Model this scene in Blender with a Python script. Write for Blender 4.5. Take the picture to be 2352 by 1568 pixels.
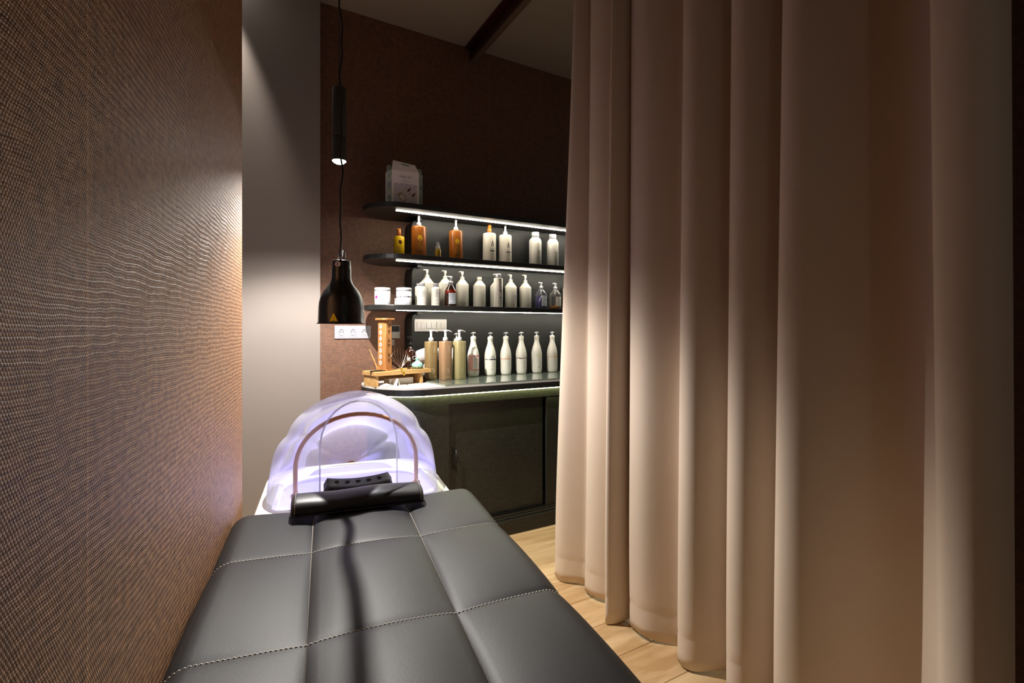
import bpy, bmesh, math, random
from mathutils import Vector, Matrix
random.seed(7)
S = bpy.context.scene
for o in list(bpy.data.objects): bpy.data.objects.remove(o)
C = S.collection
PI = math.pi

# ------------------------------------------------------------------ camera, world, lights, exposure
CAM_Z, FPX, CX, HY = 1.26, 1120.0, 1176.0, 754.0
FX, FY = math.sin(math.radians(29.4)), math.cos(math.radians(29.4))
cam = bpy.data.cameras.new('camera'); cam.sensor_width = 36; cam.lens = 36*FPX/2352
cam.shift_y = -30/2352; cam.clip_start = .02
co = bpy.data.objects.new('camera', cam); C.objects.link(co)
co.location = (0, 0, CAM_Z); co.rotation_euler = (PI/2, 0, math.radians(-29.4)); S.camera = co
w = bpy.data.worlds.new('world'); S.world = w; w.use_nodes = True
w.node_tree.nodes['Background'].inputs[0].default_value = (1, .91, .83, 1)
w.node_tree.nodes['Background'].inputs[1].default_value = .070
S.view_settings.view_transform = 'Standard'; S.view_settings.look = 'None'
S.view_settings.gamma = 1; S.view_settings.use_curve_mapping = False
S.view_settings.exposure = 0.0
S.cycles.max_bounces = 10; S.cycles.transparent_max_bounces = 24
S.cycles.sample_clamp_indirect = 6; S.cycles.caustics_reflective = False; S.cycles.caustics_refractive = False
try: S.cycles.use_denoising = True
except Exception: pass

SPOT = Vector((.4025, 2.31, 2.018))          # lower rim of the pendant spot
def spot(name, loc, power, size, blend, col, aim=None, rad=.02):
    l = bpy.data.lights.new(name, 'SPOT'); l.energy = power; l.spot_size = math.radians(size); l.spot_blend = blend
    l.color = col; l.shadow_soft_size = rad
    o = bpy.data.objects.new(name, l); C.objects.link(o); o.location = loc
    d = Vector(aim) if aim else Vector((0, 0, -1)); o.rotation_euler = d.to_track_quat('-Z', 'Y').to_euler(); return o
spot('pendant_flood', SPOT - Vector((0, 0, .026)), 46, 144, .4, (1, .95, .89), rad=.004)
spot('pendant_core', SPOT - Vector((0, 0, .028)), 128, 130, .42, (1, .95, .89), rad=.004)
spot('ceiling_downlight', (-.07, 3.0, 3.26), 95, 46, .7, (1, .90, .80), rad=.02)
spot('ceiling_downlight', (.55, -.55, 3.26), 2.5, 120, .8, (1, .86, .74), rad=.05)  # unseen fill lamp, added to brighten the room from behind the camera

# ------------------------------------------------------------------ helpers
def k_of(px):
    t = (px-CX)/FPX; return (FX+FY*t)/(FY-FX*t)
def dep(px, Y): return Y/(FY-FX*(px-CX)/FPX)
def X_at(px, Y): return k_of(px)*Y
def Z_at(px, py, Y): return CAM_Z+(HY-py)/FPX*dep(px, Y)
def Y_at(px, X): return X/k_of(px)

def srgb(r, g, b):
    f = lambda c: c/12.92 if c <= .04045 else ((c+.055)/1.055)**2.4
    return tuple(f(v/255) for v in (r, g, b))
class N:
    def __init__(s, name):
        s.m = bpy.data.materials.new(name); s.m.use_nodes = True; s.t = s.m.node_tree
        s.b = s.t.nodes['Principled BSDF']; s.out = s.t.nodes['Material Output']
    def n(s, typ, **kw):
        x = s.t.nodes.new(typ)
        for k, v in kw.items(): setattr(x, k, v)
        return x
    def link(s, a, b): s.t.links.new(a, b)
    def math(s, op, a, b=None, c=None):
        x = s.n('ShaderNodeMath', operation=op)
        for i, v in enumerate((a, b, c)):
            if v is None: continue
            if isinstance(v, (int, float)): x.inputs[i].default_value = v
            else: s.link(v, x.inputs[i])
        return x.outputs[0]
    def set(s, **kw):
        for k, v in kw.items(): s.b.inputs[k.replace('_', ' ')].default_value = v
        return s
def mat(name, col, rough=.5, metal=0, spec=.5, coat=0, var=0, vscale=8, bump=0, bscale=200, emit=None, es=0, sheen=0, trans=0):
    n = N(name); c = tuple(col)+(1,)
    n.set(Base_Color=c, Roughness=rough, Metallic=metal)
    n.b.inputs['Specular IOR Level'].default_value = spec
    n.b.inputs['Coat Weight'].default_value = coat
    n.b.inputs['Sheen Weight'].default_value = sheen
    if emit: n.b.inputs['Emission Color'].default_value = tuple(emit)+(1,); n.b.inputs['Emission Strength'].default_value = es
    tc = n.n('ShaderNodeTexCoord')
    nz = n.n('ShaderNodeTexNoise'); nz.inputs['Scale'].default_value = vscale; nz.inputs['Detail'].default_value = 4
    n.link(tc.outputs['Object'], nz.inputs['Vector'])
    v = var or .03
    mx = n.n('ShaderNodeMix', data_type='RGBA'); n.link(nz.outputs[0], mx.inputs[0])
    mx.inputs[6].default_value = tuple(x*(1-v) for x in col)+(1,); mx.inputs[7].default_value = tuple(min(1, x*(1+v)) for x in col)+(1,)
    n.link(mx.outputs[2], n.b.inputs['Base Color'])
    if bump:
        bz = n.n('ShaderNodeTexNoise'); bz.inputs['Scale'].default_value = bscale; bz.inputs['Detail'].default_value = 3
        n.link(tc.outputs['Object'], bz.inputs['Vector'])
        bp = n.n('ShaderNodeBump'); bp.inputs['Strength'].default_value = bump; bp.inputs['Distance'].default_value = .002
        n.link(bz.outputs[0], bp.inputs['Height']); n.link(bp.outputs[0], n.b.inputs['Normal'])
    return n.m

def wallpaper(name, c0, c1, rough, metal, a=.0052, b=.0046, strength=1.0, ribs=.5):
    n = N(name); tc = n.n('ShaderNodeTexCoord'); sp = n.n('ShaderNodeSeparateXYZ'); n.link(tc.outputs['Object'], sp.inputs[0])
    wob = n.n('ShaderNodeTexNoise'); wob.inputs['Scale'].default_value = 12; wob.inputs['Detail'].default_value = 2
    n.link(tc.outputs['Object'], wob.inputs['Vector'])
    z = n.math('ADD', sp.outputs[2], n.math('MULTIPLY', wob.outputs[0], .016))
    vv = n.math('DIVIDE', z, b); row = n.math('FLOOR', vv)
    uu = n.math('ADD', n.math('DIVIDE', sp.outputs[0], a), n.math('MULTIPLY', row, .5))
    su = n.math('SINE', n.math('MULTIPLY', n.math('FRACT', uu), PI)); sv = n.math('SINE', n.math('MULTIPLY', n.math('FRACT', vv), PI))
    cell = n.math('MULTIPLY', su, sv)
    rb = n.math('SINE', n.math('MULTIPLY', z, 2*PI/.0115))
    h = n.math('ADD', cell, n.math('MULTIPLY', rb, ribs))
    big = n.n('ShaderNodeTexNoise'); big.inputs['Scale'].default_value = 55; big.inputs['Detail'].default_value = 5
    n.link(tc.outputs['Object'], big.inputs['Vector'])
    f = n.math('MULTIPLY_ADD', n.math('SUBTRACT', big.outputs[0], .5), 1.3, n.math('MULTIPLY_ADD', cell, .55, .2))
    # paper seams every 0.705 m
    fs = n.math('ABSOLUTE', n.math('SUBTRACT', n.math('FRACT', n.math('DIVIDE', n.math('ADD', sp.outputs[0], -.92+.3525), .705)), .5))
    seam = n.math('LESS_THAN', fs, .0022)
    mx = n.n('ShaderNodeMix', data_type='RGBA'); mx.inputs[6].default_value = c0+(1,); mx.inputs[7].default_value = c1+(1,)
    n.link(n.math('ADD', f, n.math('MULTIPLY', seam, .5)), mx.inputs[0]); n.link(mx.outputs[2], n.b.inputs['Base Color'])
    n.set(Roughness=rough, Metallic=metal); n.b.inputs['Specular IOR Level'].default_value = .8
    bp = n.n('ShaderNodeBump'); bp.inputs['Strength'].default_value = strength; bp.inputs['Distance'].default_value = .0016
    n.link(h, bp.inputs['Height']); n.link(bp.outputs[0], n.b.inputs['Normal'])
    return n.m

def clear(name, tint, diffuse, dcol, gloss=.10, rough=.03, rim=.5):
    """thin clear plastic / glass: transparent + fresnel-like gloss + a little body colour"""
    n = N(name); t = n.t; t.nodes.remove(n.b)
    tr = n.n('ShaderNodeBsdfTransparent'); tr.inputs[0].default_value = tuple(tint)+(1,)
    df = n.n('ShaderNodeBsdfDiffuse'); df.inputs[0].default_value = tuple(dcol)+(1,)
    tl = n.n('ShaderNodeBsdfTranslucent'); tl.inputs[0].default_value = tuple(dcol)+(1,)
    gl = n.n('ShaderNodeBsdfGlossy'); gl.inputs['Roughness'].default_value = rough
    lw = n.n('ShaderNodeLayerWeight'); lw.inputs[0].default_value = .35
    m0 = n.n('ShaderNodeMixShader'); m0.inputs[0].default_value = .5; n.link(df.outputs[0], m0.inputs[1]); n.link(tl.outputs[0], m0.inputs[2])
    m1 = n.n('ShaderNodeMixShader'); n.link(n.math('MULTIPLY_ADD', lw.outputs['Facing'], rim, diffuse), m1.inputs[0])
    n.link(tr.outputs[0], m1.inputs[1]); n.link(m0.outputs[0], m1.inputs[2])
    m2 = n.n('ShaderNodeMixShader'); n.link(n.math('MULTIPLY_ADD', lw.outputs['Fresnel'], .5, gloss*.3), m2.inputs[0])
    n.link(m1.outputs[0], m2.inputs[1]); n.link(gl.outputs[0], m2.inputs[2]); n.link(m2.outputs[0], n.out.inputs[0])
    return n.m

def wood(name, c0, c1, rough=.45, axis=0, scale=6, rnd=0):
    n = N(name); tc = n.n('ShaderNodeTexCoord'); mp = n.n('ShaderNodeMapping')
    sc = [scale*8]*3; sc[axis] = scale; mp.inputs['Scale'].default_value = sc
    n.link(tc.outputs['Object'], mp.inputs[0])
    if rnd:
        oi = n.n('ShaderNodeObjectInfo'); cb = n.n('ShaderNodeCombineXYZ')
        n.link(n.math('MULTIPLY', oi.outputs['Random'], 37), cb.inputs[0]); n.link(n.math('MULTIPLY', oi.outputs['Random'], 91), cb.inputs[1])
        n.link(cb.outputs[0], mp.inputs['Location'])
    nz = n.n('ShaderNodeTexNoise'); nz.inputs['Scale'].default_value = 1; nz.inputs['Detail'].default_value = 6; nz.inputs['Distortion'].default_value = 1.2
    n.link(mp.outputs[0], nz.inputs['Vector'])
    rp = n.n('ShaderNodeValToRGB'); rp.color_ramp.elements[0].position = .3; rp.color_ramp.elements[1].position = .72
    rp.color_ramp.elements[0].color = c0+(1,); rp.color_ramp.elements[1].color = c1+(1,)
    fac = nz.outputs[0]
    if rnd: fac = n.math('ADD', fac, n.math('MULTIPLY_ADD', oi.outputs['Random'], .24, -.12))
    n.link(fac, rp.inputs[0]); n.link(rp.outputs[0], n.b.inputs['Base Color'])
    n.set(Roughness=rough)
    bp = n.n('ShaderNodeBump'); bp.inputs['Strength'].default_value = .15; bp.inputs['Distance'].default_value = .001
    n.link(nz.outputs[0], bp.inputs['Height']); n.link(bp.outputs[0], n.b.inputs['Normal'])
    return n.m

def brushed_black(name, base, hi, rough):
    """black paint with faint swirling brush marks"""
    n = N(name); tc = n.n('ShaderNodeTexCoord')
    nz = n.n('ShaderNodeTexNoise'); nz.inputs['Scale'].default_value = 5; nz.inputs['Detail'].default_value = 3; nz.inputs['Distortion'].default_value = 6
    mp = n.n('ShaderNodeMapping'); mp.inputs['Scale'].default_value = (1.2, 3, 4); n.link(tc.outputs['Object'], mp.inputs[0]); n.link(mp.outputs[0], nz.inputs['Vector'])
    fz = n.n('ShaderNodeTexNoise'); fz.inputs['Scale'].default_value = 60; fz.inputs['Detail'].default_value = 4; fz.inputs['Distortion'].default_value = 3
    n.link(tc.outputs['Object'], fz.inputs['Vector'])
    f = n.math('MULTIPLY', nz.outputs[0], fz.outputs[0])
    rp = n.n('ShaderNodeValToRGB'); rp.color_ramp.elements[0].position = .18; rp.color_ramp.elements[1].position = .48
    rp.color_ramp.elements[0].color = base+(1,); rp.color_ramp.elements[1].color = hi+(1,)
    n.link(f, rp.inputs[0]); n.link(rp.outputs[0], n.b.inputs['Base Color'])
    n.set(Roughness=rough)
    bp = n.n('ShaderNodeBump'); bp.inputs['Strength'].default_value = .25; bp.inputs['Distance'].default_value = .001
    n.link(fz.outputs[0], bp.inputs['Height']); n.link(bp.outputs[0], n.b.inputs['Normal'])
    return n.m

# ------------------------------------------------------------------ mesh helpers
class MB:
    def __init__(s): s.v = []; s.f = []; s.sm = []
    def add(s, v, f, smooth=False):
        o = len(s.v); s.v += [tuple(p) for p in v]; s.f += [tuple(i+o for i in q) for q in f]; s.sm += [smooth]*len(f); return s
    def box(s, x0, x1, y0, y1, z0, z1, M=None):
        v = [Vector((x, y, z)) for z in (z0, z1) for y in (y0, y1) for x in (x0, x1)]
        if M is not None: v = [M @ p for p in v]
        return s.add(v, [(0, 2, 3, 1), (4, 5, 7, 6), (0, 1, 5, 4), (2, 6, 7, 3), (0, 4, 6, 2), (1, 3, 7, 5)])
    def prism(s, poly, z0, z1, M=None, smooth=False):
        n = len(poly); v = [Vector((x, y, z0)) for x, y in poly]+[Vector((x, y, z1)) for x, y in poly]
        if M is not None: v = [M @ p for p in v]
        s.add(v, [(i, (i+1) % n, n+(i+1) % n, n+i) for i in range(n)], smooth)
        s.add(v, [tuple(range(n-1, -1, -1)), tuple(range(n, 2*n))]); return s
    def lathe(s, prof, seg=28, M=None, smooth=True, sq=None, cap=True):
        v = []; f = []
        for r, z in prof:
            for i in range(seg):
                a = 2*PI*i/seg; q = rsq(a, sq); p = Vector((r*q*math.cos(a), r*q*math.sin(a), z)); v.append(M @ p if M is not None else p)
        n = len(prof)
        for j in range(n-1):
            for i in range(seg):
                f.append((j*seg+i, j*seg+(i+1) % seg, (j+1)*seg+(i+1) % seg, (j+1)*seg+i))
        s.add(v, f, smooth)
        if cap: s.add(v, [tuple(range(seg-1, -1, -1)), tuple((n-1)*seg+i for i in range(seg))])
        return s
    def tube(s, pts, rad, seg=8, smooth=True):
        pts = [Vector(p) for p in pts]; n = len(pts)
        R = rad if isinstance(rad, (list, tuple)) else [rad]*n
        v = []; f = []; up = None
        for i, p in enumerate(pts):
            d = (pts[min(i+1, n-1)]-pts[max(i-1, 0)]).normalized()
            if up is None: up = d.orthogonal().normalized()
            up = (up-d*up.dot(d)); up = up.normalized() if up.length > 1e-6 else d.orthogonal().normalized()
            b = d.cross(up)
            for k in range(seg):
                a = 2*PI*k/seg; v.append(p+(up*math.cos(a)+b*math.sin(a))*R[i])
        for j in range(n-1):
            for k in range(seg): f.append((j*seg+k, j*seg+(k+1) % seg, (j+1)*seg+(k+1) % seg, (j+1)*seg+k))
        s.add(v, f, smooth); s.add(v, [tuple(range(seg-1, -1, -1)), tuple((n-1)*seg+k for k in range(seg))]); return s
    def build(s, name, m, parent=None, loc=None, rz=0, bevel=0, bseg=2, autosmooth=None):
        me = bpy.data.meshes.new(name); me.from_pydata(s.v, [], s.f); me.update()
        me.polygons.foreach_set('use_smooth', s.sm); me.materials.append(m)
        bm = bmesh.new(); bm.from_mesh(me); bmesh.ops.remove_doubles(bm, verts=bm.verts, dist=1e-6)
        bmesh.ops.recalc_face_normals(bm, faces=bm.faces); bm.to_mesh(me); bm.free()
        o = bpy.data.objects.new(name, me); C.objects.link(o)
        if parent: o.parent = parent
        if loc: o.location = loc
        if rz: o.rotation_euler.z = rz
        if bevel:
            md = o.modifiers.new('bevel', 'BEVEL'); md.width = bevel; md.segments = bseg; md.limit_method = 'ANGLE'; md.angle_limit = math.radians(40)
            md.harden_normals = False
        return o
def rsq(a, sq):
    if not sq: return 1
    c, d = abs(math.cos(a)), abs(math.sin(a)); return (c**sq+d**sq)**(-1/sq)
def tag(o, label=None, cat=None, group=None, kind=None):
    if label: o['label'] = label
    if cat: o['category'] = cat
    if group: o['group'] = group
    if kind: o['kind'] = kind
    return o
def thing(name, label, cat, loc=(0, 0, 0), rz=0, group=None):
    o = bpy.data.objects.new(name, None); C.objects.link(o); o.location = loc; o.rotation_euler = (0, 0, rz); o.empty_display_size = .05
    return tag(o, label, cat, group)
def arc(cx, cy, r, a0, a1, n=12, ry=None):
    return [(cx+r*math.cos(a0+(a1-a0)*i/n), cy+(ry or r)*math.sin(a0+(a1-a0)*i/n)) for i in range(n+1)]
def rrect(x0, x1, y0, y1, r, n=6):
    return arc(x1-r, y1-r, r, 0, PI/2, n)+arc(x0+r, y1-r, r, PI/2, PI, n)+arc(x0+r, y0+r, r, PI, 1.5*PI, n)+arc(x1-r, y0+r, r, 1.5*PI, 2*PI, n)
def catmull(P, n):
    out = []
    for i in range(len(P)-1):
        p0, p1, p2, p3 = P[max(i-1, 0)], P[i], P[i+1], P[min(i+2, len(P)-1)]
        for k in range(n):
            t = k/n
            out.append(tuple(.5*((2*p1[j])+(-p0[j]+p2[j])*t+(2*p0[j]-5*p1[j]+4*p2[j]-p3[j])*t*t+(-p0[j]+3*p1[j]-3*p2[j]+p3[j])*t**3) for j in range(len(p1))))
    out.append(tuple(P[-1])); return out
_txt = {}
def text_mesh(s):
    if s not in _txt:
        cu = bpy.data.curves.new('lettering', 'FONT'); cu.body = s; cu.size = 1; cu.resolution_u = 2; cu.align_x = 'CENTER'
        o = bpy.data.objects.new('lettering', cu); C.objects.link(o)
        me = bpy.data.meshes.new_from_object(o.evaluated_get(bpy.context.evaluated_depsgraph_get()))
        _txt[s] = ([tuple(v.co) for v in me.vertices], [tuple(p.vertices) for p in me.polygons])
        bpy.data.objects.remove(o); bpy.data.curves.remove(cu); bpy.data.meshes.remove(me)
    return _txt[s]
INK = {}
def ink(c):
    if c not in INK: INK[c] = mat('ink_%d_%d_%d' % c, srgb(*c), .5)
    return INK[c]
def flat_items(items):
    """items -> {colour: (verts2d, faces)}; kinds: rect, text, ell, poly, lines"""
    out = {}
    def put(c, v, f):
        V, F = out.setdefault(c, ([], [])); o = len(V); V.extend(v); F.extend(tuple(i+o for i in q) for q in f)
    for it in items:
        k, c = it[0], it[1]
        if k == 'rect':
            x0, y0, x1, y1 = it[2:6]; n = max(1, int(abs(x1-x0)/.006)); d = it[6] if len(it) > 6 else 0
            v = [(x0+(x1-x0)*i/n, y, d) for i in range(n+1) for y in (y0, y1)]
            put(c, v, [(2*i, 2*i+2, 2*i+3, 2*i+1) for i in range(n)])
        elif k == 'ell':
            x, y, rx, ry = it[2:6]; a = it[6] if len(it) > 6 else 0; m = 18
            v = [(x+rx*math.cos(2*PI*i/m)*math.cos(a)-ry*math.sin(2*PI*i/m)*math.sin(a), y+rx*math.cos(2*PI*i/m)*math.sin(a)+ry*math.sin(2*PI*i/m)*math.cos(a), .0001) for i in range(m)]
            put(c, v, [tuple(range(m))])
        elif k == 'poly':
            put(c, [(x, y, .0001) for x, y in it[2]], [tuple(range(len(it[2])))])
        elif k == 'text':
            s, size, x, y = it[2:6]; rot = it[6] if len(it) > 6 else 0
            v, f = text_mesh(s); cr, sr = math.cos(rot), math.sin(rot)
            put(c, [(x+size*(p[0]*cr-p[1]*sr), y+size*(p[0]*sr+p[1]*cr), .0002) for p in v], f)
        elif k == 'lines':                     # fine print too small to read: word-like dashes
            x0, x1, y1, n, pitch, h = it[2:8]; rr = random.Random(int(x0*1e5)+n*7+int(y1*1e4))
            for j in range(n):
                x = x0; end = x0+(x1-x0)*rr.uniform(.6, 1)
                while x < end:
                    wd = min(rr.uniform(.003, .008), end-x); y = y1-j*pitch
                    put(c, [(x, y, .0001), (x+wd, y, .0001), (x+wd, y+h, .0001), (x, y+h, .0001)], [(0, 1, 2, 3)]); x += wd+.0012
        elif k == 'band':                      # bold pattern of letter-like blocks running round the bottle
            x0, x1, y0, y1, sd = it[2:7]; rr = random.Random(sd); x = x0
            while x < x1:
                wd = rr.uniform(.0014, .0034)
                if rr.random() < .82:
                    a, b = (y0, y1) if rr.random() < .6 else ((y0, y0+(y1-y0)*.6) if rr.random() < .5 else (y0+(y1-y0)*.4, y1))
                    put(c, [(x, a, .0001), (x+wd, a, .0001), (x+wd, b, .0001), (x, b, .0001)], [(0, 1, 2, 3)])
                x += wd+.0006
    return out
def prints(parent, items, R=None, ang=-PI/2, e=.0004, sq=None, M=None, name='printed_label'):
    """wrap flat print round a body of radius R, or lay it on a plane given by M"""
    for c, (v, f) in flat_items(items).items():
        mb = MB()
        if R is not None:
            p = []
            for x, z, d in v:
                a = ang-.34+x/R; q = (R*rsq(a, sq)+e+d); p.append((q*math.cos(a), q*math.sin(a), z))
        else: p = [M @ Vector((x, z, e+d)) for x, z, d in v]
        me = bpy.data.meshes.new(name); me.from_pydata(p, [], f); me.materials.append(ink(c)); me.update()
        o = bpy.data.objects.new(name, me); C.objects.link(o); o.parent = parent
        if len(items) > 1 or name in ('socket_hole', 'vent_hole', 'cutout', 'inlay_carving', 'hologram_sticker'): o['kind'] = 'stuff'

# ------------------------------------------------------------------ materials
M_wall = wallpaper('woven_copper_wallpaper', srgb(98, 63, 44), srgb(222, 166, 118), .40, .0, a=.0046, b=.0040, strength=.6, ribs=.55)
M_wallb = wallpaper('woven_brown_wallpaper', srgb(84, 53, 34), srgb(138, 92, 62), .5, .0, a=.0036, b=.0032, strength=.45, ribs=.15)
M_white_wall = mat('painted_plaster', srgb(140, 131, 125), .75, bump=.08, bscale=300)
M_ceil = mat('ceiling_paint', srgb(150, 138, 122), .9)
M_beam = mat('oxblood_steel', srgb(52, 14, 12), .45)
M_beamlip = mat('beam_lower_flange', srgb(92, 74, 60), .6)
M_plank = wood('oak_plank', srgb(190, 152, 106), srgb(234, 204, 160), .42, 0, 1.7, rnd=1)
M_curtain = mat('beige_curtain_cloth', srgb(214, 197, 179), .8, spec=.2, var=.02, sheen=.15, bump=.06, bscale=900)
M_leather = mat('black_leather', srgb(31, 32, 34), .50, spec=.36, var=.05, bump=.12, bscale=420)
M_leather2 = mat('black_pillow_leather', srgb(36, 36, 38), .43, spec=.5, var=.05, bump=.08, bscale=380)
M_rubber = mat('black_textured_rubber', srgb(28, 28, 30), .42, bump=.35, bscale=900)
M_thread = mat('pale_thread', srgb(200, 196, 188), .8)
M_ceramic = mat('white_ceramic', srgb(240, 240, 242), .16, coat=.3)
M_dome = clear('clear_dome_plastic', (.93, .94, 1.0), .16, (.95, .96, 1.0), gloss=.10, rough=.16, rim=.34)
M_copper = mat('copper_tube', srgb(232, 170, 120), .35, metal=0)
M_board = mat('black_board', srgb(34, 34, 33), .34, spec=.5, var=.06)
M_panel = mat('black_wall_panel', srgb(26, 26, 24), .55, var=.06)
M_cab = brushed_black('brushed_black_paint', srgb(26, 27, 23), srgb(50, 51, 44), .47)
M_dark = mat('dark_recess', srgb(12, 12, 12), .7)
M_handle = mat('black_metal', srgb(14, 14, 15), .5, spec=.4)
M_worktop = mat('white_laminate', srgb(206, 203, 197), .4)
M_glass = mat('green_grey_glass', srgb(118, 128, 116), .06, spec=.8, coat=.6)
M_glassedge = mat('dark_glass_edge', srgb(30, 44, 38), .15)
M_led = mat('led_warm', (1, .95, .85), .5, emit=(1, .93, .78), es=160)
M_ledg = mat('led_yellow_green', (1, 1, .7), .5, emit=(.93, 1, .46), es=36)
M_ledv = mat('led_violet', (.5, .45, 1), .5, emit=(.30, .27, 1), es=4)
M_spotled = mat('lamp_lens', (1, 1, 1), .5, emit=(1, .96, .9), es=60)
M_lampblack = mat('satin_black_lamp', srgb(20, 20, 20), .28, spec=.6)
M_lamptube = mat('matt_black_lamp', srgb(58, 56, 54), .55)
M_chrome = mat('chrome', (.8, .8, .82), .12, metal=1)
M_cord = mat('black_cord', srgb(26, 24, 24), .5)
M_wplast = mat('white_plastic', srgb(204, 204, 206), .35)
M_socket = mat('socket_plastic', srgb(174, 174, 184), .4)
M_plate = mat('white_fitting_plastic', srgb(176, 174, 170), .4)
M_wbottle = mat('white_bottle_plastic', srgb(226, 222, 210), .38)
M_cream = mat('cream_bottle_plastic', srgb(214, 205, 188), .36)
M_oyster = mat('grey_white_bottle_plastic', srgb(200, 197, 184), .42)
M_amber = mat('amber_plastic', srgb(154, 86, 20), .3, spec=.5)
M_ambercap = mat('amber_cap', srgb(196, 112, 48), .22)
M_yellow = mat('yellow_plastic', srgb(236, 190, 10), .35)
M_gold = [mat('bronze_gold_plastic', srgb(150, 128, 88), .36, metal=.3), mat('rose_gold_plastic', srgb(172, 138, 104), .36, metal=.3), mat('pale_gold_plastic', srgb(176, 164, 118), .36, metal=.3)]
M_brownglass = mat('brown_glass', srgb(44, 20, 10), .07, spec=.8, coat=.5)
M_redliquid = mat('red_brown_liquid', srgb(120, 34, 16), .1, coat=.5)
M_clearbottle = clear('clear_bottle', (.95, .96, .95), .03, (.9, .9, .9), gloss=.12, rim=.25)
M_navy = mat('navy_liquid', srgb(40, 34, 104), .12, coat=.4)
M_orange = mat('amber_liquid', srgb(206, 124, 20), .12, coat=.4)
M_oil = mat('golden_oil', srgb(168, 128, 26), .12, coat=.5)
M_bamboo = wood('bamboo', srgb(178, 134, 78), srgb(214, 174, 114), .45, 0, 5)
M_tower = wood('carved_wood', srgb(150, 96, 48), srgb(190, 136, 78), .5, 2, 6)
M_mint = mat('mint_plastic', srgb(150, 206, 192), .4)
M_brass = mat('gold_handle', srgb(206, 160, 50), .25, metal=.8)
M_wire = mat('copper_wire', srgb(214, 190, 168), .25, metal=1)
M_card = mat('white_card', srgb(232, 228, 222), .7)
M_box = mat('gift_box_card', srgb(248, 242, 238), .6)
M_boxside = mat('pale_mauve_card', srgb(206, 194, 198), .6)
M_boxteal = mat('pale_teal_card', srgb(176, 196, 188), .6)

# ------------------------------------------------------------------ room shell
WY, CEIL = 3.23, 3.29
def structure(o): o['kind'] = 'structure'; return o
structure(MB().box(-1.0, 3.6, WY, WY+.15, 0, CEIL).build('wall_back', M_wallb))
ED = math.radians(81.7); eT = Vector((math.sin(ED), -math.cos(ED), 0)); eL = Vector((math.cos(ED), math.sin(ED), 0))   # bed axes
WLE = Vector((X_at(556, 1.95), 1.95, 0))
wl = structure(MB().box(-3.2, 0, 0, .12, 0, CEIL).build('wall_left', M_wall, loc=WLE, rz=ED))
structure(MB().box(-.9, X_at(736, 3.10), 3.10, WY-.001, 0, CEIL).build('pillar', M_white_wall, bevel=.004))
structure(MB().box(1.80, 1.95, -1.4, .95, 0, CEIL).build('wall_right', M_wallb))
structure(MB().box(-1.0, 3.6, -1.4, WY, CEIL, CEIL+.12).build('ceiling', M_ceil))
fl = structure(MB().box(-1.0, 3.6, -1.4, WY+.15, -.12, -.012).build('floor', M_dark))
PL = MB().box(-.6, .6, -.0935, .0935, -.0115, 0).build('plank', M_plank, parent=fl, bevel=.0018, bseg=1)
first = True; yrow = -1.3
for r in range(25):
    y = yrow+r*.1885; x = -1.1+(r*.37) % 1.2
    for c in range(4):
        xc = x+c*1.2015
        if xc-.6 > 3.4: continue
        if first: o = PL; first = False
        else: o = PL.copy(); C.objects.link(o)
        o.location = (xc, y, 0)
# steel beam across the ceiling
bx = 1.483
bm_ = structure(MB().box(bx-.055, bx+.06, -1.4, WY, CEIL-.016, CEIL).build('ceiling_beam', M_beam, bevel=.002, bseg=1))
MB().box(bx-.016, bx+.02, -1.4, WY, CEIL-.098, CEIL-.016).build('web', M_beam, parent=bm_)
MB().box(bx-.018, bx+.022, -1.4, WY, CEIL-.106, CEIL-.098).build('lower_flange', M_beamlip, parent=bm_)

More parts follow.
